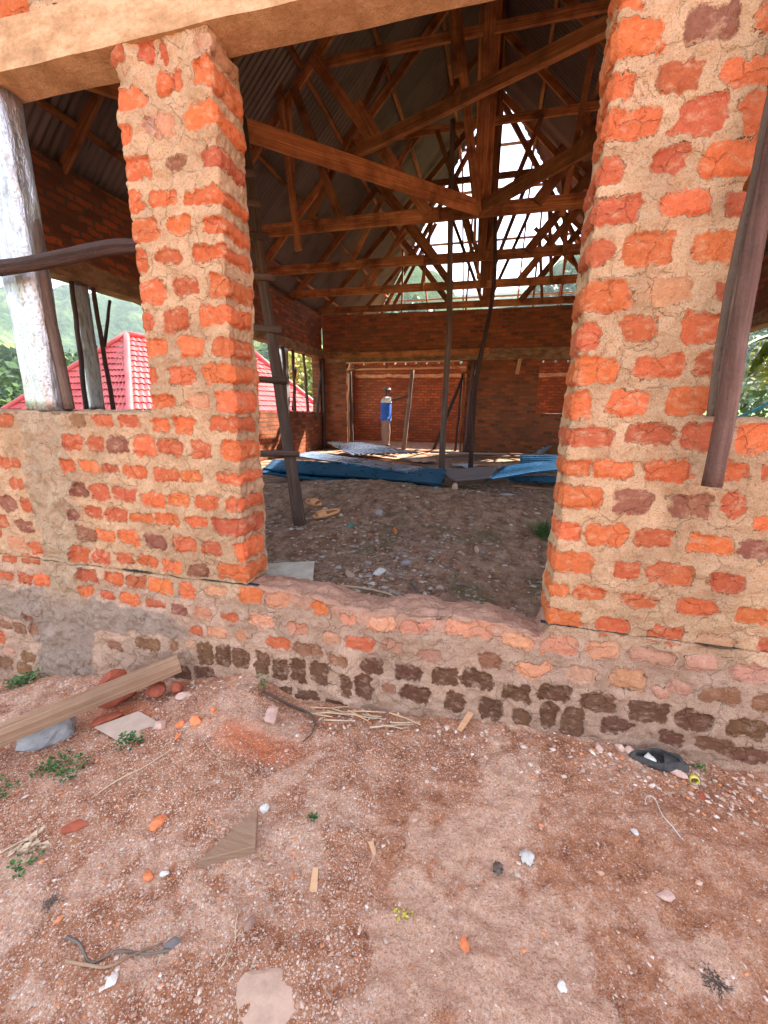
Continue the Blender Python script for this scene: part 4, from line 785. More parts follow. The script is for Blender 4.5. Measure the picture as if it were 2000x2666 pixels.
tag(prism('wood_block', [(-.915, .945), (-.74, 1.045), (-.815, 1.185)], gz(-.82, 1.05)-.004, .040, M['offcut']), 'thick triangular offcut of wood lying on the gravel', 'wood block')
tag(prism('cardboard', [(-1.93, 1.42), (-1.66, 1.36), (-1.55, 1.50), (-1.78, 1.56)], gz(-1.75, 1.46)+.012, .006, SM['card'], (.05, .1)), 'flat torn piece of cardboard sticking out under the long plank', 'cardboard')
tag(prism('wood_chip', [(-.515, 1.055), (-.495, 1.058), (-.468, .985), (-.495, .980)], gz(-.5, 1.02)+.003, .004, SM['chip']), 'fresh orange wood chip below the wood block', 'wood chip')
tag(prism('wood_chip', [(-.06, 1.80), (-.035, 1.79), (.02, 1.885), (-.01, 1.89)], gz(0, 1.84)+.018, .010, M['lath'], (0, .5)), 'brown splinter of wood leaning on the stones at the foot of the wall', 'wood chip')
tag(prism('wood_chip', [(-.345, 1.185), (-.325, 1.19), (-.30, 1.15), (-.315, 1.145)], gz(-.32, 1.17)+.003, .003, SM['chip']), 'tiny wood shaving crossed by a straw in the middle of the ground', 'wood chip')
# twigs, straws and bark
def stick(name, pts, r, mat, label, cat='stick', group=None, parent=None):
    P = [(x, y, gz(x, y)+r+dz) for x, y, dz in pts]; o = pole(name, P, r, r*.6, mat, parent, seg=6, sub=6, rough=.22, crook=.010); return tag(o, label, cat, group) if parent is None else o
t = thing('twig', 'dark forked twig lying on the gravel near the bottom left', 'twig', (-1.0, .68, gz(-1, .68)))
stick('stem', [(-1.19, .675, 0), (-1.12, .668, .006), (-1.05, .648, .006), (-.99, .668, .008), (-.90, .700, .006), (-.84, .725, 0)], .0050, M['grey_plank'], '', parent=t)
stick('fork', [(-1.13, .625, 0), (-1.05, .632, .003), (-.98, .655, .003), (-.93, .70, .003), (-.88, .735, .004)], .0045, M['plank'], '', parent=t)
stick('bark_strip', [(-1.13, 1.77, .02), (-.95, 1.79, .03), (-.86, 1.76, .02), (-.79, 1.70, .005), (-.77, 1.63, 0), (-.80, 1.58, 0)], .009, M['pole'], 'dark curved strip of bark by the rounded pink stone', 'bark')
for i, (pts, r, l) in enumerate([([(-.70, .87, 0), (-.66, .78, .004), (-.68, .70, 0)], .0022, 'longer pale straw by the brown oval stone'), ([(-.655, .86, .002), (-.67, .76, .004), (-.665, .70, 0)], .0018, 'shorter pale straw beside the longer one'),
        ([(-.30, 1.20, .004), (-.325, 1.05, .003)], .0014, 'thin straw crossing a wood shaving'), ([(-.98, 1.10, .0), (-.86, 1.125, .004)], .0016, 'pale straw left of the wood block tip'), ([(-1.25, 1.42, 0), (-1.02, 1.30, .004)], .0018, 'straw on the gravel above the wood block'),
        ([(-1.72, .80, 0), (-1.5, 1.15, .006), (-1.36, 1.38, 0)], .0028, 'long dry stalk across the gravel at left'), ([(.16, 1.62, 0), (.19, 1.52, .003), (.205, 1.47, 0)], .0015, 'short straw on the bare soil in the middle'), ([(-.66, 1.13, 0), (-.60, 1.14, .006), (-.57, 1.17, .0)], .002, 'small straw next to the green sprig')]):
    stick('straw', pts, r, SM['straw'], l, 'straw', 'loose straws on the ground')
for i in range(16):
    x = -.62+rnd.uniform(-.22, .30); y = 1.77+rnd.uniform(-.04, .07); a = rnd.uniform(-.6, .6); L = rnd.uniform(.05, .13)
    m_ = rnd.choice(['straw', 'chip', 'straw'])
    o = pole('splinter', [(x-L*math.cos(a), y-L*math.sin(a)*.5, gz(x, y)+.008+rnd.random()*.02), (x+L*math.cos(a), y+L*math.sin(a)*.5, gz(x, y)+.012+rnd.random()*.03)], .005, .003, SM[m_], None, seg=5, sub=2, rough=.2)
    tag(o, 'dry splinter in the litter heap at the foot of the broken sill', 'splinter', 'dry litter at the foot of the wall')
o = pole('wire', [(.715, 1.575, .012), (.73, 1.60, .03), (.745, 1.58, .035), (.765, 1.50, .03), (.80, 1.46, .012)], .0022, .0022, SM['paper'], None, seg=6, sub=6, rough=.02)
o.location.z = gz(.75, 1.5)+.002; tag(o, 'bent piece of pale wire on the soil at right', 'wire')
for o_ in (): pass
# black rubber shoe against the wall
def shoe():
    t = thing('rubber_shoe', 'torn black rubber shoe lying among stones at the foot of the wall', 'shoe', (.82, 1.80, gz(.82, 1.80)))
    V = []; F = []; n = 26; z0 = gz(.82, 1.81)-.012; R = Matrix.Rotation(-.12, 3, 'Z')
    rings = [(1.0, 0), (1.06, .018), (1.0, .042), (.84, .062), (.78, .058), (.80, .03), (.82, .012)]
    for k, (s, z) in enumerate(rings):
        for i in range(n):
            a = 2*math.pi*i/n; w = .042*(1+.18*math.cos(a)); zz = z*(1+.35*math.cos(a-.4)*(k > 1)) + (.006*math.sin(a*5) if k > 2 else 0)
            p = R @ Vector((math.cos(a)*.105*s, math.sin(a)*w*s*.9, zz*.8)); V.append((p.x+.83, p.y+1.805, p.z+z0+.005))
    for k in range(len(rings)-1):
        for i in range(n): F.append((k*n+i, k*n+(i+1) % n, (k+1)*n+(i+1) % n, (k+1)*n+i))
    F.append(tuple((len(rings)-1)*n+i for i in range(n))); F.append(tuple(range(n-1, -1, -1)))
    mesh_np('upper', V, F, SM['rubber'], t, True)
    V = []; F = []; m2 = 12
    for i in range(m2):
        for j in range(7):
            u = i/(m2-1); v = j/6*math.pi; p = R @ Vector((.02+.10*u, math.cos(v)*(.045-.028*u*u), .02+math.sin(v)*(.045-.022*u))); V.append((p.x+.83, p.y+1.805, p.z+z0+.005))
    for i in range(m2-1):
        for j in range(6): F.append((i*7+j, i*7+j+1, i*7+8+j, i*7+7+j))
    mesh_np('toe_cap', V, F, SM['rubber'], t, True)
shoe()
def ring(name, c, R, r, mat, h=.02):
    V = []; F = []; n = 20
    for i in range(n):
        a = 2*math.pi*i/n
        for (rr, zz) in ((R, 0), (R, h), (R-r, h), (R-r, 0)): V.append((c[0]+math.cos(a)*rr, c[1]+zz*.9-.01, c[2]+R*.8+math.sin(a)*rr))
    for i in range(n):
        for j in range(4): F.append((i*4+j, i*4+(j+1) % 4, ((i+1) % n)*4+(j+1) % 4, ((i+1) % n)*4+j))
    return mesh_np(name, V, F, mat, None, True)
tag(ring('bottle_ring', (.965, 1.765, gz(.965, 1.765)), .020, .004, SM['yellow']), 'yellow plastic ring standing beside the oblong pale stone', 'ring')
def crumple(name, c, s, mat, label, cat, seed=1, amp=.5, n=9, flat=.3):
    V = []; F = []
    for i in range(n):
        for j in range(n):
            u = i/(n-1)*2-1; v = j/(n-1)*2-1; e = 1+.25*mnoise.noise(Vector((u*2+seed, v*2, 5)))
            x = c[0]+u*math.sqrt(1-v*v*.48)*s[0]*(e+.35*mnoise.noise(Vector((u*3+seed, v*3, 9)))); y = c[1]+v*math.sqrt(1-u*u*.48)*s[1]*(e+.35*mnoise.noise(Vector((u*3, v*3+seed, 4)))); V.append((x, y, gz(x, y)+.004+s[2]*(.5+amp*mnoise.noise(Vector((u*2.4+seed, v*2.4, seed))))+flat*s[2]*(1-u*u)*(1-v*v)))
    for i in range(n-1):
        for j in range(n-1): F.append((i*n+j, i*n+n+j, i*n+n+1+j, i*n+1+j))
    k = len(V); V2 = [(x, y, z-.0015) for x, y, z in V]; F2 = [tuple(q+k for q in f[::-1]) for f in F]; B = [i for i in range(n)]+[i*n+n-1 for i in range(1, n)]+[(n-1)*n+j for j in range(n-2, -1, -1)]+[i*n for i in range(n-2, 0, -1)]
    Fb = [(B[q], B[(q+1) % len(B)], B[(q+1) % len(B)]+k, B[q]+k) for q in range(len(B))]
    return tag(mesh_np(name, V+V2, F+F2+Fb, mat, None, True), label, cat)
crumple('paper_scrap', (.237, 1.256), (.026, .022, .018), SM['paper'], 'small crumpled white scrap in the middle of the bare soil', 'paper scrap', 3)
crumple('charred_scrap', (.135, 1.20), (.018, .020, .016), SM['burnt'], 'tiny black scrap left of the crumpled white scrap', 'charred scrap', 4)
def tuft(name, x, y, n, L, r, mat, label, cat, spread=1.0, lean=.4, sd=1):
    R_ = random.Random(sd); mb = MB()
    for i in range(n):
        a = R_.uniform(0, 6.28); q = R_.uniform(.2, 1)*spread; l = L*R_.uniform(.5, 1); px = x+R_.gauss(0, spread*.25*L); py = y+R_.gauss(0, spread*.25*L); z = gz(px, py)
        dx, dy = math.cos(a), math.sin(a); w = r*R_.uniform(.7, 1.3); V = []
        for k in range(4):
            t = k/3; c = Vector((px+dx*l*q*t*(.4+.6*t), py+dy*l*q*t*(.4+.6*t), z+l*(1-lean*q)*t*(1-.35*t*q)+.002)); s = Vector((-dy, dx, 0))*w*(1-t*.85); V += [c-s, c+s, c+Vector((dx*w*.4, dy*w*.4, -w*.3))]
        F = []
        for k in range(3):
            for j in range(3): F.append((k*3+j, k*3+(j+1) % 3, k*3+3+(j+1) % 3, k*3+3+j))
        mb.add(V, F)
    return tag(mb.build(name, mat), label, cat)
tuft('charred_tuft', .743, 1.056, 90, .022, .0022, SM['burnt'], 'burnt black tuft of fibre on the soil near the bottom right', 'burnt tuft', 2.4, .98, 5)
tuft('charred_tuft', -1.331, .736, 80, .020, .0025, SM['burnt'], 'burnt black tuft of fibre on the gravel near the left edge', 'burnt tuft', 2.2, .98, 6)
tuft('grass_tuft', .60, 4.25, 170, .26, .0035, SM['green'], 'dark tuft of grass inside the house beside the right pillar', 'grass', .9, .5, 8)
# leafy weeds
def weeds(name, spots, mat, label, cat='weed', sz=.018, sd=3):
    R_ = random.Random(sd); mb = MB()
    for (x, y, n, sp, hh) in spots:
        for i in range(n):
            px = x+max(-1.5, min(1.5, R_.gauss(0, 1)))*sp; py = y+max(-1.5, min(1.5, R_.gauss(0, 1)))*sp*.6; z = gz(px, py)+R_.uniform(.004, hh); a = R_.uniform(0, 6.28); tl = R_.uniform(-.4, .5); s = sz*R_.uniform(.6, 1.3)
            d = Vector((math.cos(a), math.sin(a), tl)); q = Vector((-math.sin(a), math.cos(a), R_.uniform(-.3, .3))); c = Vector((px, py, z))
            mb.add([c, c+d*s*.5+q*s*.32+Vector((0, 0, .002)), c+d*s, c+d*s*.5-q*s*.32+Vector((0, 0, .002)), c+d*s*.5+Vector((0, 0, -.004))], [(0, 1, 4), (1, 2, 4), (2, 3, 4), (3, 0, 4), (0, 4, 3), ])
    return tag(mb.build(name, mat), label, cat)
M['leaf'] = simple('weed_leaf', (.09, .19, .055), .6, .5, 60, .002)
weeds('weed', [(-1.88, 1.20, 200, .075, .03)], M['leaf'], 'low creeping weed with small green leaves below the middle of the long plank')
weeds('weed', [(-1.64, 1.36, 110, .04, .06)], M['leaf'], 'upright green weed beside the torn cardboard', sd=13)
weeds('weed', [(-2.12, 1.00, 200, .10, .04)], M['leaf'], 'dark green weed under the long plank at the left edge', sd=14)
weeds('weed', [(-.586, 1.217, 26, .012, .02)], M['leaf'], 'tiny bright green sprig right of the wood block', sz=.014, sd=5)
weeds('weed', [(-3.02, 1.80, 150, .06, .07)], M['leaf'], 'green weed at the foot of the wall at the left edge', sz=.03, sd=6)
weeds('weed', [(-1.155, 1.80, 40, .018, .11)], M['leaf'], 'thin weed growing in the corner beside the mound of grit', sz=.016, sd=7)
weeds('weed', [(1.02, 1.85, 20, .018, .02)], M['leaf'], 'small weed right of the rubber shoe', sz=.015, sd=8)
weeds('leaf_litter', [(-1.62, .86, 36, .045, .02)], SM['straw'], 'dry curled leaves at the left edge of the gravel', 'leaf litter', sz=.035, sd=9)
weeds('weed', [(-1.55, .80, 22, .05, .02)], M['leaf'], 'few green shoots among the dry leaves at the left edge', sz=.02, sd=10)
weeds('yellow_patch', [(-.16, .99, 14, .018, .008)], SM['yellow'], 'flattened yellow flakes on the soil at the bottom centre', 'flakes', sz=.016, sd=11)
# ================= poles and ladder =================
def mkpole(pts, r0, r1, mat, label, group=None, name='pole', **k):
    o = pole(name, pts, r0, r1, M[mat], None, **k); return tag(o, label, 'pole', group)
mkpole([(.820, 1.79, 1.345), (.803, 1.79, 2.0), (.796, 1.79, 2.5), (.79, 1.80, 3.7)], .034, .020, 'purple', 'thick purple brown pole leaning against the right pillar', rough=.05, seg=14, crook=.012)
mkpole([(.805, 1.855, 1.60), (.788, 1.85, 1.95), (.797, 1.85, 2.4), (.80, 1.85, 3.14)], .018, .015, 'pole', 'grey weathered pole behind the purple brown pole', rough=.08, seg=12)
mkpole([(-3.0, 1.83, 2.29), (-2.1, 1.83, 2.335), (-1.70, 1.95, 2.39)], .038, .032, 'bark', 'dark horizontal pole tied across the zinc wrapped column', rough=.05, seg=14, crook=.01)
def formwork(cx, cy, w, d, z0, z1, label, poles, thingname='column_formwork', tilt=0.0):
    t = thing(thingname, label, 'formwork', (cx, cy, z0))
    n = 40; V = []; F = []; rows = 26
    for k in range(rows+1):
        z = z0+(z1-z0)*k/rows
        for i in range(n):
            a = 2*math.pi*i/n; c, s = math.cos(a), math.sin(a); e = 4.0
            r = (abs(c)**e+abs(s)**e)**(-1/e); nn = 1+.10*mnoise.noise(Vector((c*1.5+cx*5, s*1.5, z*2.2)))+.045*mnoise.noise(Vector((c*5+cx*5, s*5, z*7)))
            V.append((cx+w/2*r*c*nn+tilt*(z-z0), cy+d/2*r*s*nn, z))
    for k in range(rows):
        for i in range(n): F.append((k*n+i, k*n+(i+1) % n, (k+1)*n+(i+1) % n, (k+1)*n+i))
    F.append(tuple(range(n-1, -1, -1))); F.append(tuple(rows*n+i for i in range(n)))
    mesh_np('sheet_wrap', V, F, M['zinc'], t, True)
    for (px, py, px1, py1, r, m) in poles: pole('prop', [(px, py, z0+.01), ((px+px1)/2, (py+py1)/2, (z0+z1)/2), (px1, py1, z1-.01)], r, r*.9, M[m], t, rough=.06)
    for k in (.22, .50, .80):
        z = z0+(z1-z0)*k; xs = [p[0] for p in poles]+[cx-w/2, cx+w/2]; x0, x1 = min(xs)-.03, max(xs)+.03; y0 = cy-d/2-.035; y1 = cy+d/2+.02
        pole('tie_wire', [(x0, cy, z), (x0+.02, y0, z+.01), (cx, y0-.006, z), (x1-.02, y0, z-.01), (x1, cy, z), (cx, y1, z), (x0, cy, z)], .003, .003, M['wire'], t, seg=5, sub=3, rough=.02, crook=0)
    return t
formwork(-2.60, 1.985, .225, .15, 1.578, 3.15, 'tall zinc wrapped column form with a pole at its side on the front low wall', [(-2.465, 2.0, -2.535, 2.0, .030, 'pole'), (-2.64, 2.12, -2.70, 2.12, .03, 'pole')])
formwork(-5.30, 4.69, .10, .23, 1.565, 3.15, 'crumpled zinc column form between dark props on the left side wall, nearest one', [(-5.26, 4.50, -5.26, 4.56, .03, 'bark'), (-5.24, 4.90, -5.24, 4.84, .03, 'bark')])
formwork(-5.32, 10.25, .20, .22, 1.565, 3.15, 'dull column form with props on the left side wall, behind the ladder', [(-5.18, 10.05, -5.18, 9.95, .045, 'bark'), (-5.18, 10.5, -5.18, 10.5, .045, 'bark')])
G_ = 'thin props standing in the left side opening'
mkpole([(-5.3, 8.82, 1.57), (-5.3, 8.70, 3.15)], .034, .03, 'bark', 'thin dark prop in the left opening, just right of the left pillar', G_)
mkpole([(-5.3, 11.6, 1.57), (-5.28, 11.35, 3.15)], .045, .035, 'bark', 'thin dark prop in the left opening, right of the dull column form', G_)
mkpole([(-5.25, 4.90, 2.42), (-5.28, 5.12, 3.05)], .024, .02, 'bark', 'short dark branch leaning off the nearest column form', G_)
mkpole([(-5.28, 10.55, 1.60), (-5.22, 10.75, 2.75)], .03, .025, 'bark', 'short broken prop beside the dull column form', G_)
mkpole([(-5.1, 11.75, 1.35), (-5.15, 12.25, 2.75)], .05, .03, 'pole', 'crooked forked prop leaning in the corner of the left wall', G_)
mkpole([(-5.12, 12.35, .45), (-5.12, 12.38, 3.15)], .05, .05, 'bark', 'dark post standing in the back left corner of the room', None)
mkpole([(-.80, 7.22, .50), (-.80, 7.22, 3.0), (-.87, 7.2, 5.75)], .055, .04, 'pole', 'tall thin pole standing in the middle of the room behind the blue sheets', None, sub=18)
mkpole([(-.36, 8.6, .45), (-.36, 8.55, 2.2), (-.16, 8.45, 3.6), (-.20, 8.5, 5.0)], .05, .035, 'bark', 'tall crooked dark pole right of the thin pole in the room', None, sub=14)
mkpole([(-2.62, 12.72, .46), (-2.40, 12.70, 2.82)], .075, .055, 'pole', 'prop under the doorway frame, held by the man', None)
mkpole([(-4.28, 12.62, .46), (-4.33, 12.62, 2.8)], .05, .045, 'bark', 'dark prop at the left side of the inner doorway', None)
mkpole([(-1.7, 12.85, .46), (-.86, 12.75, 2.78)], .05, .045, 'bark', 'dark prop leaning diagonally at the right of the inner doorway', None)
mkpole([(-1.02, 12.75, .46), (-.93, 12.75, 2.7)], .035, .03, 'bark', 'thin upright prop at the right of the inner doorway', None)
mkpole([(-.72, 12.45, .45), (-.62, 12.45, 3.04)], .06, .05, 'bark', 'thick dark post at the right side of the inner doorway', None)
mkpole([(4.42, 7.2, 1.57), (4.30, 8.6, 3.1)], .04, .035, 'bark', 'dark pole slanting across the right side opening', None)
mkpole([(4.5, 10.2, 1.57), (4.5, 10.2, 3.15)], .05, .045, 'bark', 'dark post in the right side opening', None)
def ladder():
    t = thing('ladder', 'rough pole ladder with nailed rungs leaning up beside the left pillar', 'ladder', (-2.1, 3.9, .45))
    A = [Vector((-1.86, 3.80, .40)), Vector((-2.20, 4.1, 1.9)), Vector((-2.50, 4.38, 3.2)), Vector((-2.76, 4.62, 4.55))]
    pole('rail', A, .066, .045, M['pole'], t, rough=.07, seg=12)
    Bv = Vector((-.42, -.15, 0)); pole('rail', [p+Bv*(1-.1*i) for i, p in enumerate(A)], .055, .042, M['pole'], t, rough=.07)
    for z in (1.16, 1.90, 2.42, 2.93, 3.34, 3.66, 3.98):
        k = (z-.4)/4.15; p = A[0].lerp(A[3], k); off = Vector((.02, -.065, 0))
        j = rnd.uniform(-.05, .05); pole('rung', [p+Bv*1.1+off+Vector((0, 0, .02)), p+off-Bv*(.10+.15*abs(math.sin(z*7)))+Vector((0, 0, j*.3))], .036, .034, M['pole'], t, rough=.05, sub=5)
ladder()
# ================= inside: sheets, planks, slippers, litter =================
def sheet(name, q, mat, label, sag=.0, amp=.020, pitch=.115, along=16, curl=0.0, cat='roofing sheet', rim=None):
    """loose corrugated sheet over the quad q = [A, B, C, D]; A-B is the corrugated end, waves run A->D"""
    A, B, C_, D_ = [Vector(p) for p in q]; w = ((B-A).length+(C_-D_).length)/2; n = max(16, int(w/pitch*8)); V = []; F = []; U = []
    nrm = (B-A).cross(D_-A).normalized(); nrm = nrm if nrm.z > 0 else -nrm
    for i in range(n+1):
        u = i/n
        for j in range(along+1):
            v = j/along; p = A.lerp(B, u).lerp(D_.lerp(C_, u), v)
            h = amp*math.cos(2*math.pi*u*w/pitch)+sag*math.sin(math.pi*v)+curl*max(0, u-.6)*max(0, u-.6)*6+.012*mnoise.noise(Vector((u*2, v*3, A.x)))
            V.append(p+nrm*h); U.append((u, v))
    k = len(V); W_ = along+1
    for i in range(n):
        for j in range(along): F.append((i*W_+j, (i+1)*W_+j, (i+1)*W_+j+1, i*W_+j+1))
    V2 = [p-nrm*.0015 for p in V]; F2 = [tuple(x+k for x in f[::-1]) for f in F]
    Bd = [j for j in range(W_)]+[i*W_+along for i in range(1, n+1)]+[n*W_+j for j in range(along-1, -1, -1)]+[i*W_ for i in range(n-1, 0, -1)]
    Fb = [(Bd[x], Bd[(x+1) % len(Bd)], Bd[(x+1) % len(Bd)]+k, Bd[x]+k) for x in range(len(Bd))]
    return tag(mesh_np(name, V+V2, F+F2+Fb, mat, None, True), label, cat, 'loose roofing sheets on the floor')
sheet('corrugated_sheet', [(-3.30, 5.55, .72), (-3.62, 6.45, .76), (-.62, 6.30, .745), (-.60, 5.42, .66)], M['blue'], 'long bright blue roofing sheet on top of the earth heap', .0)
sheet('corrugated_sheet', [(-3.35, 5.50, .67), (-3.5, 6.3, .66), (-.62, 6.2, .62), (-.68, 5.36, .575)], M['blue'], 'dull blue roofing sheet lying under the long bright blue one', -.01)
sheet('corrugated_sheet', [(-3.60, 7.0, .78), (-3.45, 7.75, .79), (-.95, 6.25, .775), (-1.15, 5.75, .76)], M['bluegrey'], 'silvery roofing sheet overlapping the back of the long blue one', .0)
sheet('corrugated_sheet', [(-4.72, 11.5, .70), (-3.7, 11.6, .72), (-1.65, 10.2, .62), (-3.15, 9.2, .60)], M['bluegrey'], 'silver blue roofing sheet lying farthest back before the doorway', .0)
sheet('corrugated_sheet', [(-.75, 6.45, .70), (-.45, 5.72, .66), (.05, 6.2, .66), (.15, 7.4, .70)], M['rustsheet'], 'curled brown underside of a roofing sheet in the middle of the room', .0, curl=.03)
sheet('corrugated_sheet', [(-.05, 6.15, .63), (.22, 7.25, .72), (1.75, 8.8, .74), (1.52, 7.9, .67)], M['blue'], 'blue roofing sheet slanting up to the right pillar', .02)
sheet('corrugated_sheet', [(.62, 8.75, .60), (.60, 8.95, .78), (1.72, 9.3, .78), (1.70, 9.1, .60)], M['blue'], 'upright folded blue sheet beside the right pillar', .0, amp=.006, pitch=.05)
sheet('corrugated_sheet', [(.28, 7.30, .54), (.42, 7.0, .52), (1.50, 6.95, .53), (1.55, 7.55, .56)], M['blue'], 'flat blue sheet edge nearest the right pillar', .0)
sheet('corrugated_sheet', [(.75, 9.8, .56), (.95, 9.6, .58), (1.35, 9.9, .92), (1.2, 10.0, .88)], M['bluegrey'], 'small grey sheet corner sticking up behind the blue sheets', .0)
for i, (a, b, w, t, m, l) in enumerate([((-3.2, 9.85, .50), (-1.4, 8.75, .50), .03, .13, 'truss', 'brown plank on the floor behind the silvery sheet'), ((-3.1, 10.3, .56), (-2.2, 9.75, .54), .03, .10, 'lath', 'short pale plank on the floor behind the silvery sheet'),
        ((-1.6, 11.5, .52), (2.2, 12.2, .52), .04, .12, 'grey_plank', 'long grey plank lying along the foot of the cross wall'), ((-1.1, 10.7, .50), (2.3, 11.9, .52), .04, .12, 'plank', 'long brown plank in front of the cross wall'),
        ((.5, 11.5, .56), (1.2, 10.4, .66), .03, .12, 'plank', 'plank tilted across the others near the cross wall'), ((.9, 12.2, .60), (2.4, 12.0, .60), .04, .10, 'truss', 'dark plank stacked against the cross wall'),
        ((.40, 7.0, .45), (1.5, 6.6, .46), .02, .09, 'lath', 'pale plank on the floor by the right pillar'), ((-.25, 9.4, .48), (.9, 9.9, .49), .03, .10, 'lath', 'pale plank beside the white bags'), ((-2.9, 3.2, .44), (-1.95, 3.0, .45), .02, .06, 'grey_plank', 'grey lath on the floor near the ladder')]):
    plank_at('plank', a, b, w, t, M[m], l, group='loose planks on the floor')
crumple('plastic_bag', (-.50, 9.3), (.30, .28, .09), SM['bag'], 'crumpled white bag on the floor behind the blue sheets', 'bag', 4)
crumple('plastic_bag', (.28, 9.5), (.26, .26, .06), SM['card'], 'flat beige bag right of the white bag', 'bag', 5)
crumple('cloth', (-1.5, 9.7), (.30, .40, .12), SM['tan'], 'dusty brownish cloth heap on the floor left of the tall pole', 'cloth', 6)
crumple('teal_scrap', (-1.33, 3.89), (.032, .026, .012), SM['clear'], 'teal plastic scrap on the earth heap below the slippers', 'plastic scrap', 7)
# sheet of printed paper on the inner side of the sill
def newspaper():
    q = [Vector((-1.42, 2.30, .49)), Vector((-1.05, 2.28, .49)), Vector((-1.18, 2.62, .535)), Vector((-1.50, 2.50, .535))]; V = []; U = []; F = []; n = 14
    for i in range(n+1):
        for j in range(n+1):
            p = q[0].lerp(q[1], i/n).lerp(q[3].lerp(q[2], i/n), j/n); V.append((p.x, p.y, p.z+.012*mnoise.noise(Vector((i/4, j/4, 3))))); U.append((i/n, j/n))
    for i in range(n):
        for j in range(n): F.append((i*(n+1)+j, (i+1)*(n+1)+j, (i+1)*(n+1)+j+1, i*(n+1)+j+1))
    m = NT('printed_paper', .85, .2); uv = m.uvm((1, 1, 1)); w = m.new('ShaderNodeTexWave', {'Vector': m.mapv(uv, (0, 24, 1)), 'Scale': .5, 'Distortion': 0.0}).outputs['Fac']
    nz_ = m.noise(m.mapv(uv, (60, 24, 1)), 1.0, 2); k = m.math('MULTIPLY', m.math('GREATER_THAN', w, .62), m.math('GREATER_THAN', nz_, .50)); col = m.math('GREATER_THAN', m.noise(m.mapv(uv, (3, 2, 1)), 1.0, 1), .5)
    m.color(m.mix(m.math('MULTIPLY', m.math('MULTIPLY', k, col), .55), m.ramp(m.noise(m.pos(), 20, 4), [(.3, (.46, .38, .30)), (.7, (.60, .53, .45))]), (.2, .17, .15)))
    k0 = len(V); V2 = [(x, y, z-.001) for x, y, z in V]; F += [tuple(a+k0 for a in f[::-1]) for f in F]
    tag(mesh_np('newspaper', V+V2, F, m.m, None, True, uv=U+U), 'dirty sheet of newspaper lying behind the broken sill beside the left pillar', 'newspaper')
newspaper()
def slipper(cx, cy, rot, tilt, label, roll=0):
    z = gz(cx, cy)+.006; t = thing('slipper', label, 'slipper', (cx, cy, z), 'pair of tan slippers')
    R = Matrix.Rotation(rot, 3, 'Z') @ Matrix.Rotation(tilt, 3, 'Y') @ Matrix.Rotation(roll, 3, 'X'); L = .33
    def hw(u): return .044+.010*math.sin(math.pi*min(1, u*1.15))-.006*math.sin(math.pi*u*2) if 0 < u < 1 else .02
    def outline(s, n=36):
        P = []
        for i in range(n):
            a = 2*math.pi*i/n; u = .5+.5*math.cos(a); e = math.copysign(abs(math.sin(a))**.75, math.sin(a)); P.append(((u-.5)*L*s, e*(.040+.014*math.sin(math.pi*(.15+u*.75)))*s))
        return P
    rings = [(.94, 0), (1.0, .012), (1.0, .030), (.95, .036), (.86, .033), (.80, .024)]; n = 36; V = []; F = []
    for s, h in rings:
        for x, y in outline(s, n): p = R @ Vector((x, y, h+(.006 if x < 0 else 0)*(h > .01))); V.append((cx+p.x, cy+p.y, z+p.z+.02*abs(math.sin(tilt))))
    for k in range(len(rings)-1):
        for i in range(n): F.append((k*n+i, k*n+(i+1) % n, (k+1)*n+(i+1) % n, (k+1)*n+i))
    F.append(tuple(range(n-1, -1, -1))); so = mesh_np('sole', V, F, SM['sandal'], t, True)
    V = []; F = []
    for x, y in outline(.81, n): p = R @ Vector((x, y, .0255)); V.append((cx+p.x, cy+p.y, z+p.z+.02*abs(math.sin(tilt))))
    p = R @ Vector((0, 0, .022)); V.append((cx+p.x, cy+p.y, z+p.z+.02*abs(math.sin(tilt)))); F = [(i, (i+1) % n, n) for i in range(n)]; mesh_np('footbed', V, F, SM['sandal_in'], t, True)
    V = []; F = []; m1, m2 = 9, 13
    for o in (0, .006):
        for i in range(m1):
            for j in range(m2):
                u = .02+.10*i/(m1-1); v = math.pi*j/(m2-1); p = R @ Vector((u, math.cos(v)*(.053-o), .022+math.sin(v)**.7*(.058-.16*(u-.02)-o))); V.append((cx+p.x, cy+p.y, z+p.z+.02*abs(math.sin(tilt))))
    q = m1*m2
    for i in range(m1-1):
        for j in range(m2-1): f = (i*m2+j, i*m2+j+1, i*m2+m2+j+1, i*m2+m2+j); F += [f, tuple(a+q for a in f[::-1])]
    for j in range(m2-1): F += [(j, j+q, j+1+q, j+1), ((m1-1)*m2+j, (m1-1)*m2+j+1, (m1-1)*m2+j+1+q, (m1-1)*m2+j+q)]
    mesh_np('strap', V, F, SM['sandal'], t, True)
slipper(-1.68, 4.08, math.radians(228), .12, 'nearer tan slipper, flat on the ground beside the ladder', -.12)
slipper(-1.95, 4.36, math.radians(-38), -.05, 'farther tan slipper, turned away behind the ladder foot', .35)
def istone(x, y, s, mat, label, seed, name='stone', group=None): stone(name, x, y, s, mat, label, 'stone' if name == 'stone' else 'brick fragment', seed, 0, group)
istone(-1.12, 4.22, (.085, .06, .055), 'grey', 'grey wedge shaped stone on the upper slope of the earth heap', 61)
istone(-.80, 3.05, (.10, .05, .035), 'white', 'long whitish stone lying on the slope inside', 62)
istone(-.62, 3.25, (.05, .045, .035), 'grey', 'bluish grey stone just above the long whitish one', 63)
istone(-.86, 3.85, (.035, .02, .05), 'orange', 'small upright orange brick piece inside below the blue sheets', 64, 'brick_fragment')
istone(-.32, 2.66, (.06, .05, .06), 'red', 'upright red brick lump behind the sill', 65, 'brick_fragment')
istone(-.18, 2.72, (.085, .06, .06), 'red', 'larger dark red lump behind the sill, right of the upright one', 66, 'brick_fragment')
istone(.02, 2.62, (.06, .05, .05), 'grey', 'pale grey angular stone behind the sill', 67)
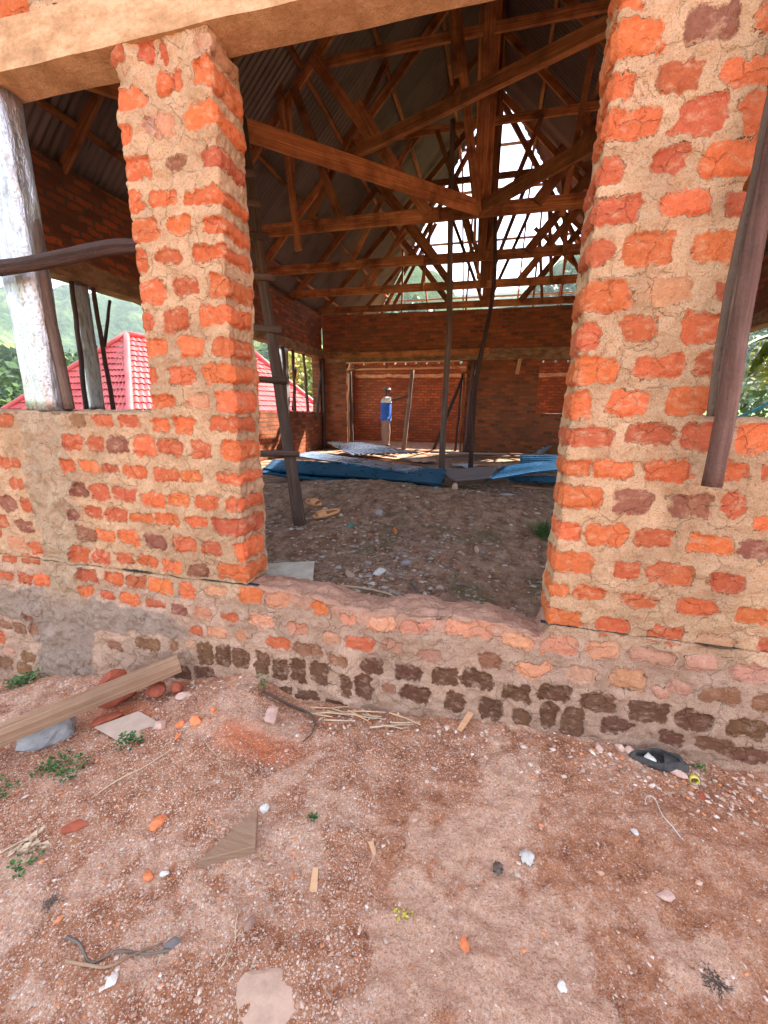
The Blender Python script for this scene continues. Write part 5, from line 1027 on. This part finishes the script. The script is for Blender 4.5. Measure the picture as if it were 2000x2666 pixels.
istone(-.06, 2.55, (.035, .03, .03), 'orange', 'small brick bit between the red lump and the pale stone behind the sill', 68, 'brick_fragment')
istone(.17, 2.80, (.045, .04, .035), 'brown', 'round brown stone in the hollow behind the sill', 69)
istone(-.40, 5.3, (.06, .03, .06), 'tan', 'pale upright stone below the blue sheets at the centre', 70)
istone(.25, 5.6, (.10, .05, .03), 'grey', 'flat grey stone near the top of the slope at right', 71)
istone(-1.02, 2.95, (.09, .05, .03), 'tan', 'flat tan stone on the slope near the newspaper', 72)
istone(-1.22, 2.9, (.06, .05, .02), 'brown', 'flat brown stone beside the newspaper', 73)
istone(-.55, 3.0, (.07, .05, .03), 'brown', 'flat brown stone right of the long whitish one', 74)
istone(-.05, 3.7, (.03, .02, .05), 'tan', 'thin upright chip on the slope at right', 75)
for i, (p, l, m_) in enumerate([([(-1.0, 2.62, .0), (-.72, 2.66, .01), (-.55, 2.62, 0)], 'pale branch lying just behind the broken sill', 'straw'), ([(0.0, 2.95, 0), (.1, 2.88, .01), (.24, 2.92, 0)], 'pale stick in the hollow behind the sill', 'straw'), ([(-.52, 2.95, 0), (-.40, 2.75, .03), (-.36, 2.62, 0)], 'dark stick leaning to the red lumps', 'dark')]):
    stick('stick', p, .010, SM[m_], l, 'stick', 'sticks behind the sill')
o = pole('blue_pipe', [(4.38, 9.35, 1.53), (4.34, 8.4, 1.78), (4.3, 7.5, 2.1)], .028, .028, simple('blue_plastic', (.05, .40, .62), .35, .2, 20, .001), None, rough=.01, crook=.01); tag(o, 'bright blue plastic pipe rising across the right side opening', 'pipe')
# ================= the man in the inner doorway =================
def person():
    px, py, pz = -3.22, 12.80, .535
    t = thing('person', 'man in blue and white shirt and dark cap, reaching to a prop in the doorway', 'person', (px, py, pz))
    J = {}; E = []; Rr = {}
    def j(n, x, y, z, r, par=None):
        J[n] = (px+x, py+y, pz+z); Rr[n] = r
        if par: E.append((par, n))
    j('pelvis', 0, 0, .94, .125); j('belly', .0, 0, 1.10, .125, 'pelvis'); j('chest', -.01, 0, 1.32, .135, 'belly'); j('neck0', .0, 0, 1.48, .07, 'chest'); j('neck', .02, 0, 1.54, .055, 'neck0')
    j('jaw', .045, 0, 1.60, .072, 'neck'); j('head', .03, 0, 1.68, .092, 'jaw'); j('crown', .02, 0, 1.735, .072, 'head')
    for s, n in ((-1, 'r'), (1, 'l')):
        j('hip'+n, .0, s*.09, .88, .095, 'pelvis'); j('knee'+n, .035 if s < 0 else .0, s*.10, .50, .06, 'hip'+n); j('ank'+n, .0 if s < 0 else -.03, s*.10, .09, .042, 'knee'+n)
        j('ball'+n, .11 if s < 0 else .08, s*.105, .04, .036, 'ank'+n); j('toe'+n, .19 if s < 0 else .16, s*.11, .03, .024, 'ball'+n)
        j('sh'+n, -.01, s*.17, 1.43, .062, 'chest')
    # right arm stretched forward to the prop, left arm hanging behind the body
    j('elr', .30, -.17, 1.42, .043, 'shr'); j('wrr', .56, -.13, 1.50, .030, 'elr'); j('par', .63, -.12, 1.52, .034, 'wrr')
    j('ell', -.03, .22, 1.15, .043, 'shl'); j('wrl', .05, .24, .92, .030, 'ell'); j('pal', .07, .24, .84, .034, 'wrl')
    for i in range(4):
        z = 1.555-.024*i; j('f%da' % i, .67, -.145, z, .0095, 'par'); j('f%db' % i, .715, -.155+.002*i, z, .009, 'f%da' % i); j('f%dc' % i, .745-.004*i, -.125, z, .008, 'f%db' % i); j('f%dd' % i, .742-.006*i, -.095, z, .007, 'f%dc' % i)
    j('tha', .655, -.09, 1.55, .011, 'par'); j('thb', .69, -.065, 1.565, .009, 'tha')
    for i in range(4):
        y = .21+.022*i; j('g%da' % i, .085, y, .79, .0095, 'pal'); j('g%db' % i, .095, y, .755-.004*(i == 1), .009, 'g%da' % i); j('g%dc' % i, .085, y, .725, .008, 'g%db' % i)
    j('gta', .10, .215, .83, .011, 'pal'); j('gtb', .125, .205, .80, .009, 'gta')
    names = list(J); me = bpy.data.meshes.new('body'); me.from_pydata([Vector(J[n])-Vector((px, py, pz)) for n in names], [(names.index(a), names.index(b)) for a, b in E], [])
    o = bpy.data.objects.new('body', me); me.materials.append(simple('dark_skin', (.075, .038, .025), .5, .15, 30, .001)); reg(o, t, (px, py, pz))
    mo = o.modifiers.new('Skin', 'SKIN'); mo.use_smooth_shade = True
    for i, n in enumerate(names):
        sv = me.skin_vertices[0].data[i]; sv.radius = (Rr[n], Rr[n]); sv.use_root = (n == 'pelvis')
    o.modifiers.new('Subdivision', 'SUBSURF').levels = 2; o.modifiers['Subdivision'].render_levels = 2
    def loft(name, rings, mat, n=20, closed=False):
        rings = [(c, a*1.10, b*1.06, ax) for c, a, b, ax in rings]
        V = []; F = []
        for (c, a, b, ax) in rings:
            c = Vector(c); d = Vector(ax).normalized(); u, w = frame(d, Vector((0, 1, 0)))
            for i in range(n):
                th = 2*math.pi*i/n; k = 1+.05*mnoise.noise(Vector((c.z*9, math.cos(th)*2, math.sin(th)*2))); V.append(Vector((px, py, pz))+c+u*math.cos(th)*a*k+w*math.sin(th)*b*k)
        for k in range(len(rings)-1):
            for i in range(n): F.append((k*n+i, k*n+(i+1) % n, (k+1)*n+(i+1) % n, (k+1)*n+i))
        F.append(tuple(range(n))); F.append(tuple((len(rings)-1)*n+i for i in range(n))[::-1])
        return V, F
    def part(name, lofts, mat):
        V = []; F = []
        for v, f in lofts: k = len(V); V += v; F += [tuple(i+k for i in ff) for ff in f]
        return mesh_np(name, V, F, mat, t, True)
    up = (0, 0, 1); blue = simple('blue_cloth', (.03, .11, .42), .8, .3, 25, .006); wht = simple('white_cloth', (.62, .58, .54), .85, .15, 25, .006); brn = simple('brown_cloth', (.25, .165, .12), .9, .3, 25, .008)
    s1 = part('shirt', [loft('', [((.0, 0, .80), .155, .205, up), ((.0, 0, .95), .150, .20, up), ((.0, 0, 1.12), .145, .195, up), ((-.005, 0, 1.27), .148, .20, up), ((-.005, 0, 1.345), .146, .203, up)], blue)], blue)
    part('shirt_yoke', [loft('', [((-.005, 0, 1.335), .150, .206, up), ((-.005, 0, 1.38), .142, .205, up), ((-.003, 0, 1.45), .11, .17, up), ((.005, 0, 1.495), .068, .085, up)], wht),
        loft('', [((-.03, -.15, 1.42), .085, .085, (1, 0, 0)), ((.10, -.185, 1.415), .080, .080, (1, 0, -.05)), ((.20, -.18, 1.412), .075, .078, (1, 0, 0))], wht),
        loft('', [((-.01, .15, 1.44), .08, .08, (0, .4, -1)), ((-.015, .20, 1.34), .078, .078, (0, .15, -1)), ((-.02, .215, 1.22), .075, .075, (0, .05, -1))], wht)], wht)
    part('trousers', [loft('', [((.0, 0, .97), .135, .185, up), ((0, 0, .86), .135, .19, up), ((0, 0, .78), .12, .18, up)], brn)]+
         [loft('', [((.0, s*.09, .86), .13, .11, up), ((.03*-s, s*.098, .66), .115, .10, up), ((.06*-s, s*.10, .48), .105, .09, up), ((.05*-s, s*.10, .26), .098, .085, up), ((.04*-s, s*.10, .09), .095, .08, up), ((.05*-s, s*.10, .06), .095, .08, up)], brn) for s in (-1, 1)], brn)
    part('cap', [loft('', [((.02, 0, 1.715), .112, .098, up), ((.015, 0, 1.77), .108, .094, up), ((.01, 0, 1.805), .07, .062, up)], SM['dark']), loft('', [((.10, 0, 1.715), .07, .07, up), ((.105, 0, 1.725), .065, .066, up)], SM['dark'])], SM['dark'])
    part('nose', [loft('', [((.125, 0, 1.66), .012, .016, (1, 0, .2)), ((.148, 0, 1.655), .006, .008, (1, 0, .2))], brn)], o.data.materials[0])
person()
# ================= beyond the house =================
def tile_face(mb, A, B, C_, D_, course=.36, wave=.22):
    """metal tile roof face A-B eaves, D-C ridge, stepped courses with waves"""
    A, B, C_, D_ = map(Vector, (A, B, C_, D_)); nrm = (B-A).cross(D_-A).normalized(); nrm = nrm if nrm.z > 0 else -nrm
    H = ((D_+C_)/2-(A+B)/2).length; rows = max(1, int(H/course))
    for r in range(rows):
        v0, v1 = r/rows, (r+1)/rows; n = max(2, int((B-A).length*(1-v0*.8)/wave*4)); V = []; F = []
        for i in range(n+1):
            u = i/n; p0 = A.lerp(B, u).lerp(D_.lerp(C_, u), v0); p1 = A.lerp(B, u).lerp(D_.lerp(C_, u), v1); L = (A.lerp(D_, v0)-B.lerp(C_, v0)).length
            h = .022*math.cos(2*math.pi*u*L/wave); V += [p0+nrm*(h+.05), p1+nrm*(h+.005), p1+nrm*(h-.04)]
        for i in range(n): F += [(i*3, i*3+3, i*3+4, i*3+1), (i*3+1, i*3+4, i*3+5, i*3+2)]
        mb.add(V, F)
def red_house(name, corners, zE, ridge, zR, zG, label):
    """hipped house: corners (4, ccw), ridge two points"""
    c = [Vector((x, y, zE)) for x, y in corners]; r0, r1 = [Vector((x, y, zR)) for x, y in ridge]
    cx = sum(p.x for p in c)/4; cy = sum(p.y for p in c)/4; t = thing(name, label, 'house', (cx, cy, zG))
    mb = MB(); tile_face(mb, c[0], c[1], r1, r0); tile_face(mb, c[1], c[2], r1, r1); tile_face(mb, c[2], c[3], r0, r1); tile_face(mb, c[3], c[0], r0, r0); roof = mb.build('roof', M['redroof'], t, False)
    for a, b in ((c[0], r0), (c[1], r1), (c[2], r1), (c[3], r0), (r0, r1)):
        q = MB(); m_pole(q, [a+Vector((0, 0, .07)), b+Vector((0, 0, .07))], .12, .12, seg=10, sub=12, rough=.01, crook=0); o = q.build('ridge_cap', M['redroof'], roof, True)
    V = []; F = []; w = .45
    q = [Vector((cx+(p.x-cx)*.90, cy+(p.y-cy)*.90, 0)) for p in c]
    for p in q: V += [(p.x, p.y, zG), (p.x, p.y, zE-.05)]
    for i in range(4): k = (i+1) % 4; F.append((i*2, k*2, k*2+1, i*2+1))
    F.append((1, 3, 5, 7)); mesh_np('wall', V, F, simple('house_plaster', (.45, .30, .20), .9), t, False); return t
E1, Bp = (-15.54, 15.69), (-11.4, 17.3)
red_house('red_roof_house', [(-10.2, 9.9), (-6.6, 22.0), (-20.0, 27.0), (-21.5, 11.5)], -.35, [(-15.54, 15.69), (-12.64, 20.7)], 4.62, -7.0, 'neighbouring house with bright red tiled hip roof seen through the left openings')
red_house('red_roof_house', [(-31, 10.5), (-24.5, 9.5), (-23.5, 15.5), (-30, 16.5)], .6, [(-27.6, 12.2), (-27, 13.6)], 2.6, -8, 'small low red tiled roof at the far left edge')
red_house('brown_roof_house', [(-13.8, 34), (-10.2, 33), (-9, 39), (-12.6, 40)], 3.6, [(-11.9, 35), (-11.2, 38)], 5.2, -5, 'small roof gable showing between the props by the far corner')
# hills: polar height fields
def hill(name, az0, az1, r0, r1, prof, seed, mat, label, na=260, nr=70, rough=.05):
    a = np.radians(np.linspace(az0, az1, na)); R = np.linspace(0, 1, nr)**1.3*(r1-r0)+r0
    A_, R_ = np.meshgrid(a, R, indexing='ij'); X = np.sin(A_)*R_; Y = np.cos(A_)*R_
    el = np.interp(np.degrees(A_), [p[0] for p in prof], [p[1] for p in prof]); t = (R_-r0)/(r1-r0); f = sstep(0, .72, t)-.35*sstep(.72, 1.0, t)
    peak = 1.6+R_*np.tan(np.radians(el))*f; Z = -9*(1-f)+peak*f if False else (-9+(peak+9)*f)
    Z = Z+r1*rough*f*(fbm(X, Y, 5.0/r1, 5, seed)*.9)+r1*.013*fbm(X, Y, 60.0/r1, 3, seed+5)*f
    idx = np.arange(na*nr).reshape(na, nr); F = np.stack([idx[:-1, :-1], idx[:-1, 1:], idx[1:, 1:], idx[1:, :-1]], -1).reshape(-1, 4)
    o = mesh_np(name, np.stack([X, Y, Z], -1).reshape(-1, 3), F, mat, None, True, base=False); tag(o, label, 'hill', kind='structure'); return X, Y, Z
def mat_hill(name, sc, cols, far=False):
    m = NT(name, .95, .05); p = m.pos(); n = m.noise(p, .02*sc, 5, .6); n2 = m.noise(p, .25*sc, 5, .7); v = m.new('ShaderNodeTexVoronoi', {'Vector': p, 'Scale': .16*sc}).outputs['Distance']
    c = m.ramp(n2, [(.3, cols[0]), (.6, cols[1])]); c = m.mix(m.ramp(n, [(.52, 0), (.62, .85)]), c, cols[2]); c = m.mix(m.ramp(v, [(.3, 0), (.8, .6)]), c, cols[0])
    m.color(c); m.bump(n2, 3/sc, .8); return m.m
hg = mat_hill('hill_green', 1.0, [(.022, .045, .015), (.05, .09, .025), (.19, .22, .07)]); hf = mat_hill('hill_far', .4, [(.010, .026, .010), (.055, .095, .038), (.13, .17, .07)])
hill('hill', -80, 50, 300, 1300, [(-80, 12), (-60, 10.3), (-51, 11.0), (-47, 11.6), (-43, 10.8), (-35, 11), (-20, 14.6), (-10, 15.0), (0, 14.8), (20, 15), (50, 15)], 301, hf, 'far wooded mountain slopes fading blue')
NX, NY, NZ = hill('hillside', -82, 60, 45, 420, [(-82, 9), (-60, 7.5), (-54, 6.2), (-46, 4.8), (-40, 5.0), (-30, 9), (-22, 14), (-15, 16.6), (-11, 17.0), (-8, 16.4), (-5, 14.0), (-2, 12.6), (2, 13.4), (5, 15.6), (9, 17.2), (14, 18), (60, 12)], 331, hg, 'nearer green hillside with fields and woods', rough=.035)
# woods on the near hillside
def leaves_blob(mb_v, mb_f, cols, c, R, n, leaf, R_, squash=.8):
    for i in range(n):
        d = Vector((R_.gauss(0, 1), R_.gauss(0, 1), R_.gauss(0, 1))).normalized(); r = R*(R_.random()**.35)
        k = 1+.35*mnoise.noise(d*2.2+Vector((c[0], c[1], 0)))
        p = Vector((c[0]+d.x*r*k, c[1]+d.y*r*k, c[2]+d.z*r*k*squash)); s = leaf*R_.uniform(.6, 1.4); a = Vector((R_.gauss(0, 1), R_.gauss(0, 1), R_.gauss(0, 1))).normalized(); b = a.orthogonal().normalized()
        q = len(mb_v); mb_v += [p-a*s*.5, p+b*s*.28, p+a*s*.5, p-b*s*.28]; mb_f.append((q, q+1, q+2, q+3)); g = R_.uniform(.7, 1.25); cols += [g]*4
def mat_leaf(name, c0, c1):
    m = NT(name, .6, .3); a = m.new('ShaderNodeAttribute', attribute_name='lv').outputs['Fac']; n = m.noise(m.pos(), 1.2, 3)
    c = m.mix(m.ramp(n, [(.4, 0), (.6, 1)]), c0, c1); h = m.new('ShaderNodeCombineColor', {0: a, 1: a, 2: a}).outputs[0]; m.color(m.mix(1.0, c, h, 'MULTIPLY'))
    m.b.inputs['Transmission Weight'].default_value = 0; return m.m
LM = {'dark': mat_leaf('foliage_dark', (.035, .075, .02), (.075, .13, .035)), 'mid': mat_leaf('foliage_mid', (.07, .14, .03), (.14, .22, .05)), 'yellow': mat_leaf('foliage_yellow', (.20, .26, .04), (.42, .38, .07))}
def woods():
    R_ = random.Random(5); V = []; F = []; C_ = []; flat = np.stack([NX, NY, NZ], -1)
    for i in range(2600):
        a = R_.randrange(8, NX.shape[0]-8); r = int(R_.random()**.8*46)+3; p = flat[a, r]; R = math.hypot(p[0], p[1])
        if vn(np.array([p[0]]), np.array([p[1]]), .018, 9)[0] < -.06: continue
        s = R_.uniform(2.2, 4.6)*(.6+R/260); leaves_blob(V, F, C_, (p[0]+R_.uniform(-2, 2), p[1]+R_.uniform(-2, 2), p[2]+s*.8), s, 26, s*.75, R_, 1.1)
    o = mesh_np('woods', V, F, LM['dark'], None, False, {'lv': ('FLOAT', C_)}, base=False); tag(o, 'woods covering the nearer hillside', 'woods', kind='stuff')
woods()
def tree(name, x, y, zg, h, R, kind, label, n=900, seed=1, cat='tree', group=None, crowns=6, leaf=.32):
    R_ = random.Random(seed); t = thing(name, label, cat, (x, y, zg), group); V = []; F = []; C_ = []
    top = Vector((x+R_.uniform(-.4, .4), y, zg+h*.8)); pole('trunk', [(x, y, zg), (x+.15, y, zg+h*.4), tuple(top)], .05*h*.5+.05, .05, M['bark'], t, rough=.08)
    for i in range(crowns):
        a = R_.uniform(0, 6.28); q = R_.uniform(.2, .75)*R; c = (x+math.cos(a)*q, y+math.sin(a)*q, zg+h*R_.uniform(.45, .92)); leaves_blob(V, F, C_, c, R*R_.uniform(.35, .6), n//crowns, leaf, R_, .8)
        if i < 4: pole('limb', [(x+.1, y, zg+h*.35), c], .06, .02, M['bark'], t, rough=.1, seg=6)
    mesh_np('crown', V, F, LM[kind], t, False, {'lv': ('FLOAT', C_)}); return t
tg = 'trees growing beyond the left side of the house'
for i, (x, y, zg, h, R, k, l) in enumerate([(-30, 13.5, -9, 12.3, 4.2, 'mid', 'bushy mid green tree at the far left edge behind the zinc wrapped column'), (-33, 20, -9, 13.5, 4.5, 'dark', 'dark tree behind the red roof, left of the nearest column form'),
        (-24, 30, -9, 14, 4.5, 'dark', 'dark green tree behind the ridge of the red roof'), (-17, 32, -8.5, 15.5, 4.2, 'mid', 'tall tree over the red roof seen beside the ladder'), (-13.5, 30, -8, 14.5, 3.6, 'yellow', 'yellow green tree over the right slope of the red roof'),
        (-10.8, 27, -7, 12.8, 3.2, 'mid', 'green tree close to the far corner of the left wall'), (-38, 31, -9, 16, 6, 'dark', 'broad dark tree far behind the left hip of the red roof'), (-19.5, 41, -9, 18, 6, 'dark', 'tall dark tree farthest back over the red roof')]):
    tree('tree', x, y, zg, h, R, k, l, 1500, 20+i, group=tg, crowns=9, leaf=.42)
# shrubs and banana plants beyond the right side opening
for i, (x, y, k, h, l) in enumerate([(7.2, 12.0, 'yellow', 2.6, 'yellow green leafy shrub behind the right side opening'), (8.6, 14.5, 'yellow', 3.2, 'taller yellowish shrub farther behind the right side opening'), (6.0, 9.6, 'mid', 1.5, 'low green shrub under the blue pipe outside the right side opening')]):
    tree('shrub', x, y, gz(x, y), h, 1.5, k, l, 1500, 60+i, 'shrub', 'shrubs outside the right side of the house', 9, .16)
def banana(x, y, h, label, seed):
    R_ = random.Random(seed); zg = gz(x, y); t = thing('banana_plant', label, 'banana plant', (x, y, zg), 'banana plants')
    pole('stem', [(x, y, zg), (x+.05, y, zg+h)], .14, .08, simple('banana_stem%d' % seed, (.20, .22, .08), .7), t, rough=.03)
    for i in range(9):
        a = 2*math.pi*i/9+R_.uniform(-.2, .2); L = R_.uniform(1.7, 2.4); up = R_.uniform(.5, 1.2); V = []; F = []; n = 16; C_ = []
        for k in range(n+1):
            s = k/n; c = Vector((x, y, zg+h*.95))+Vector((math.cos(a), math.sin(a), 0))*L*s*(1-.15*s)+Vector((0, 0, up*math.sin(s*2.3)*1.0-s*s*1.1)); w = .30*math.sin(math.pi*min(1, .06+s*.94))**.6*(.85+.3*R_.random())
            sd = Vector((-math.sin(a), math.cos(a), 0)); V += [c-sd*w+Vector((0, 0, -.10*w)), c+Vector((0, 0, .03)), c+sd*w+Vector((0, 0, -.10*w))]; C_ += [R_.uniform(.8, 1.2)]*3
        for k in range(n): F += [(k*3, k*3+1, k*3+4, k*3+3), (k*3+1, k*3+2, k*3+5, k*3+4)]
        mesh_np('leaf', V, F, LM['mid'], t, True, {'lv': ('FLOAT', C_)})
banana(6.6, 11.0, 2.6, 'banana plant with broad arching leaves right outside the right side opening', 1)
banana(8.4, 12.6, 3.3, 'taller banana plant behind the first one', 2)
# haze in the valley air
def haze():
    V = [(x, y, z) for x in (-1480, 1480) for y in (-780, 1480) for z in (-30, 620)]
    F = [(0, 1, 3, 2), (4, 6, 7, 5), (0, 4, 5, 1), (2, 3, 7, 6), (0, 2, 6, 4), (1, 5, 7, 3)]
    m = bpy.data.materials.new('haze'); m.use_nodes = True; nt = m.node_tree; nt.nodes.remove(nt.nodes['Principled BSDF']); v = nt.nodes.new('ShaderNodeVolumePrincipled')
    v.inputs['Color'].default_value = (.72, .82, .95, 1); v.inputs['Density'].default_value = .00020; v.inputs['Anisotropy'].default_value = .2
    nt.links.new(v.outputs[0], nt.nodes['Material Output'].inputs['Volume']); o = mesh_np('haze', V, F, m, None, False, base=False); tag(o, 'thin blue valley haze', 'haze', kind='stuff')
import os
if not os.environ.get('NOHAZE'): haze()
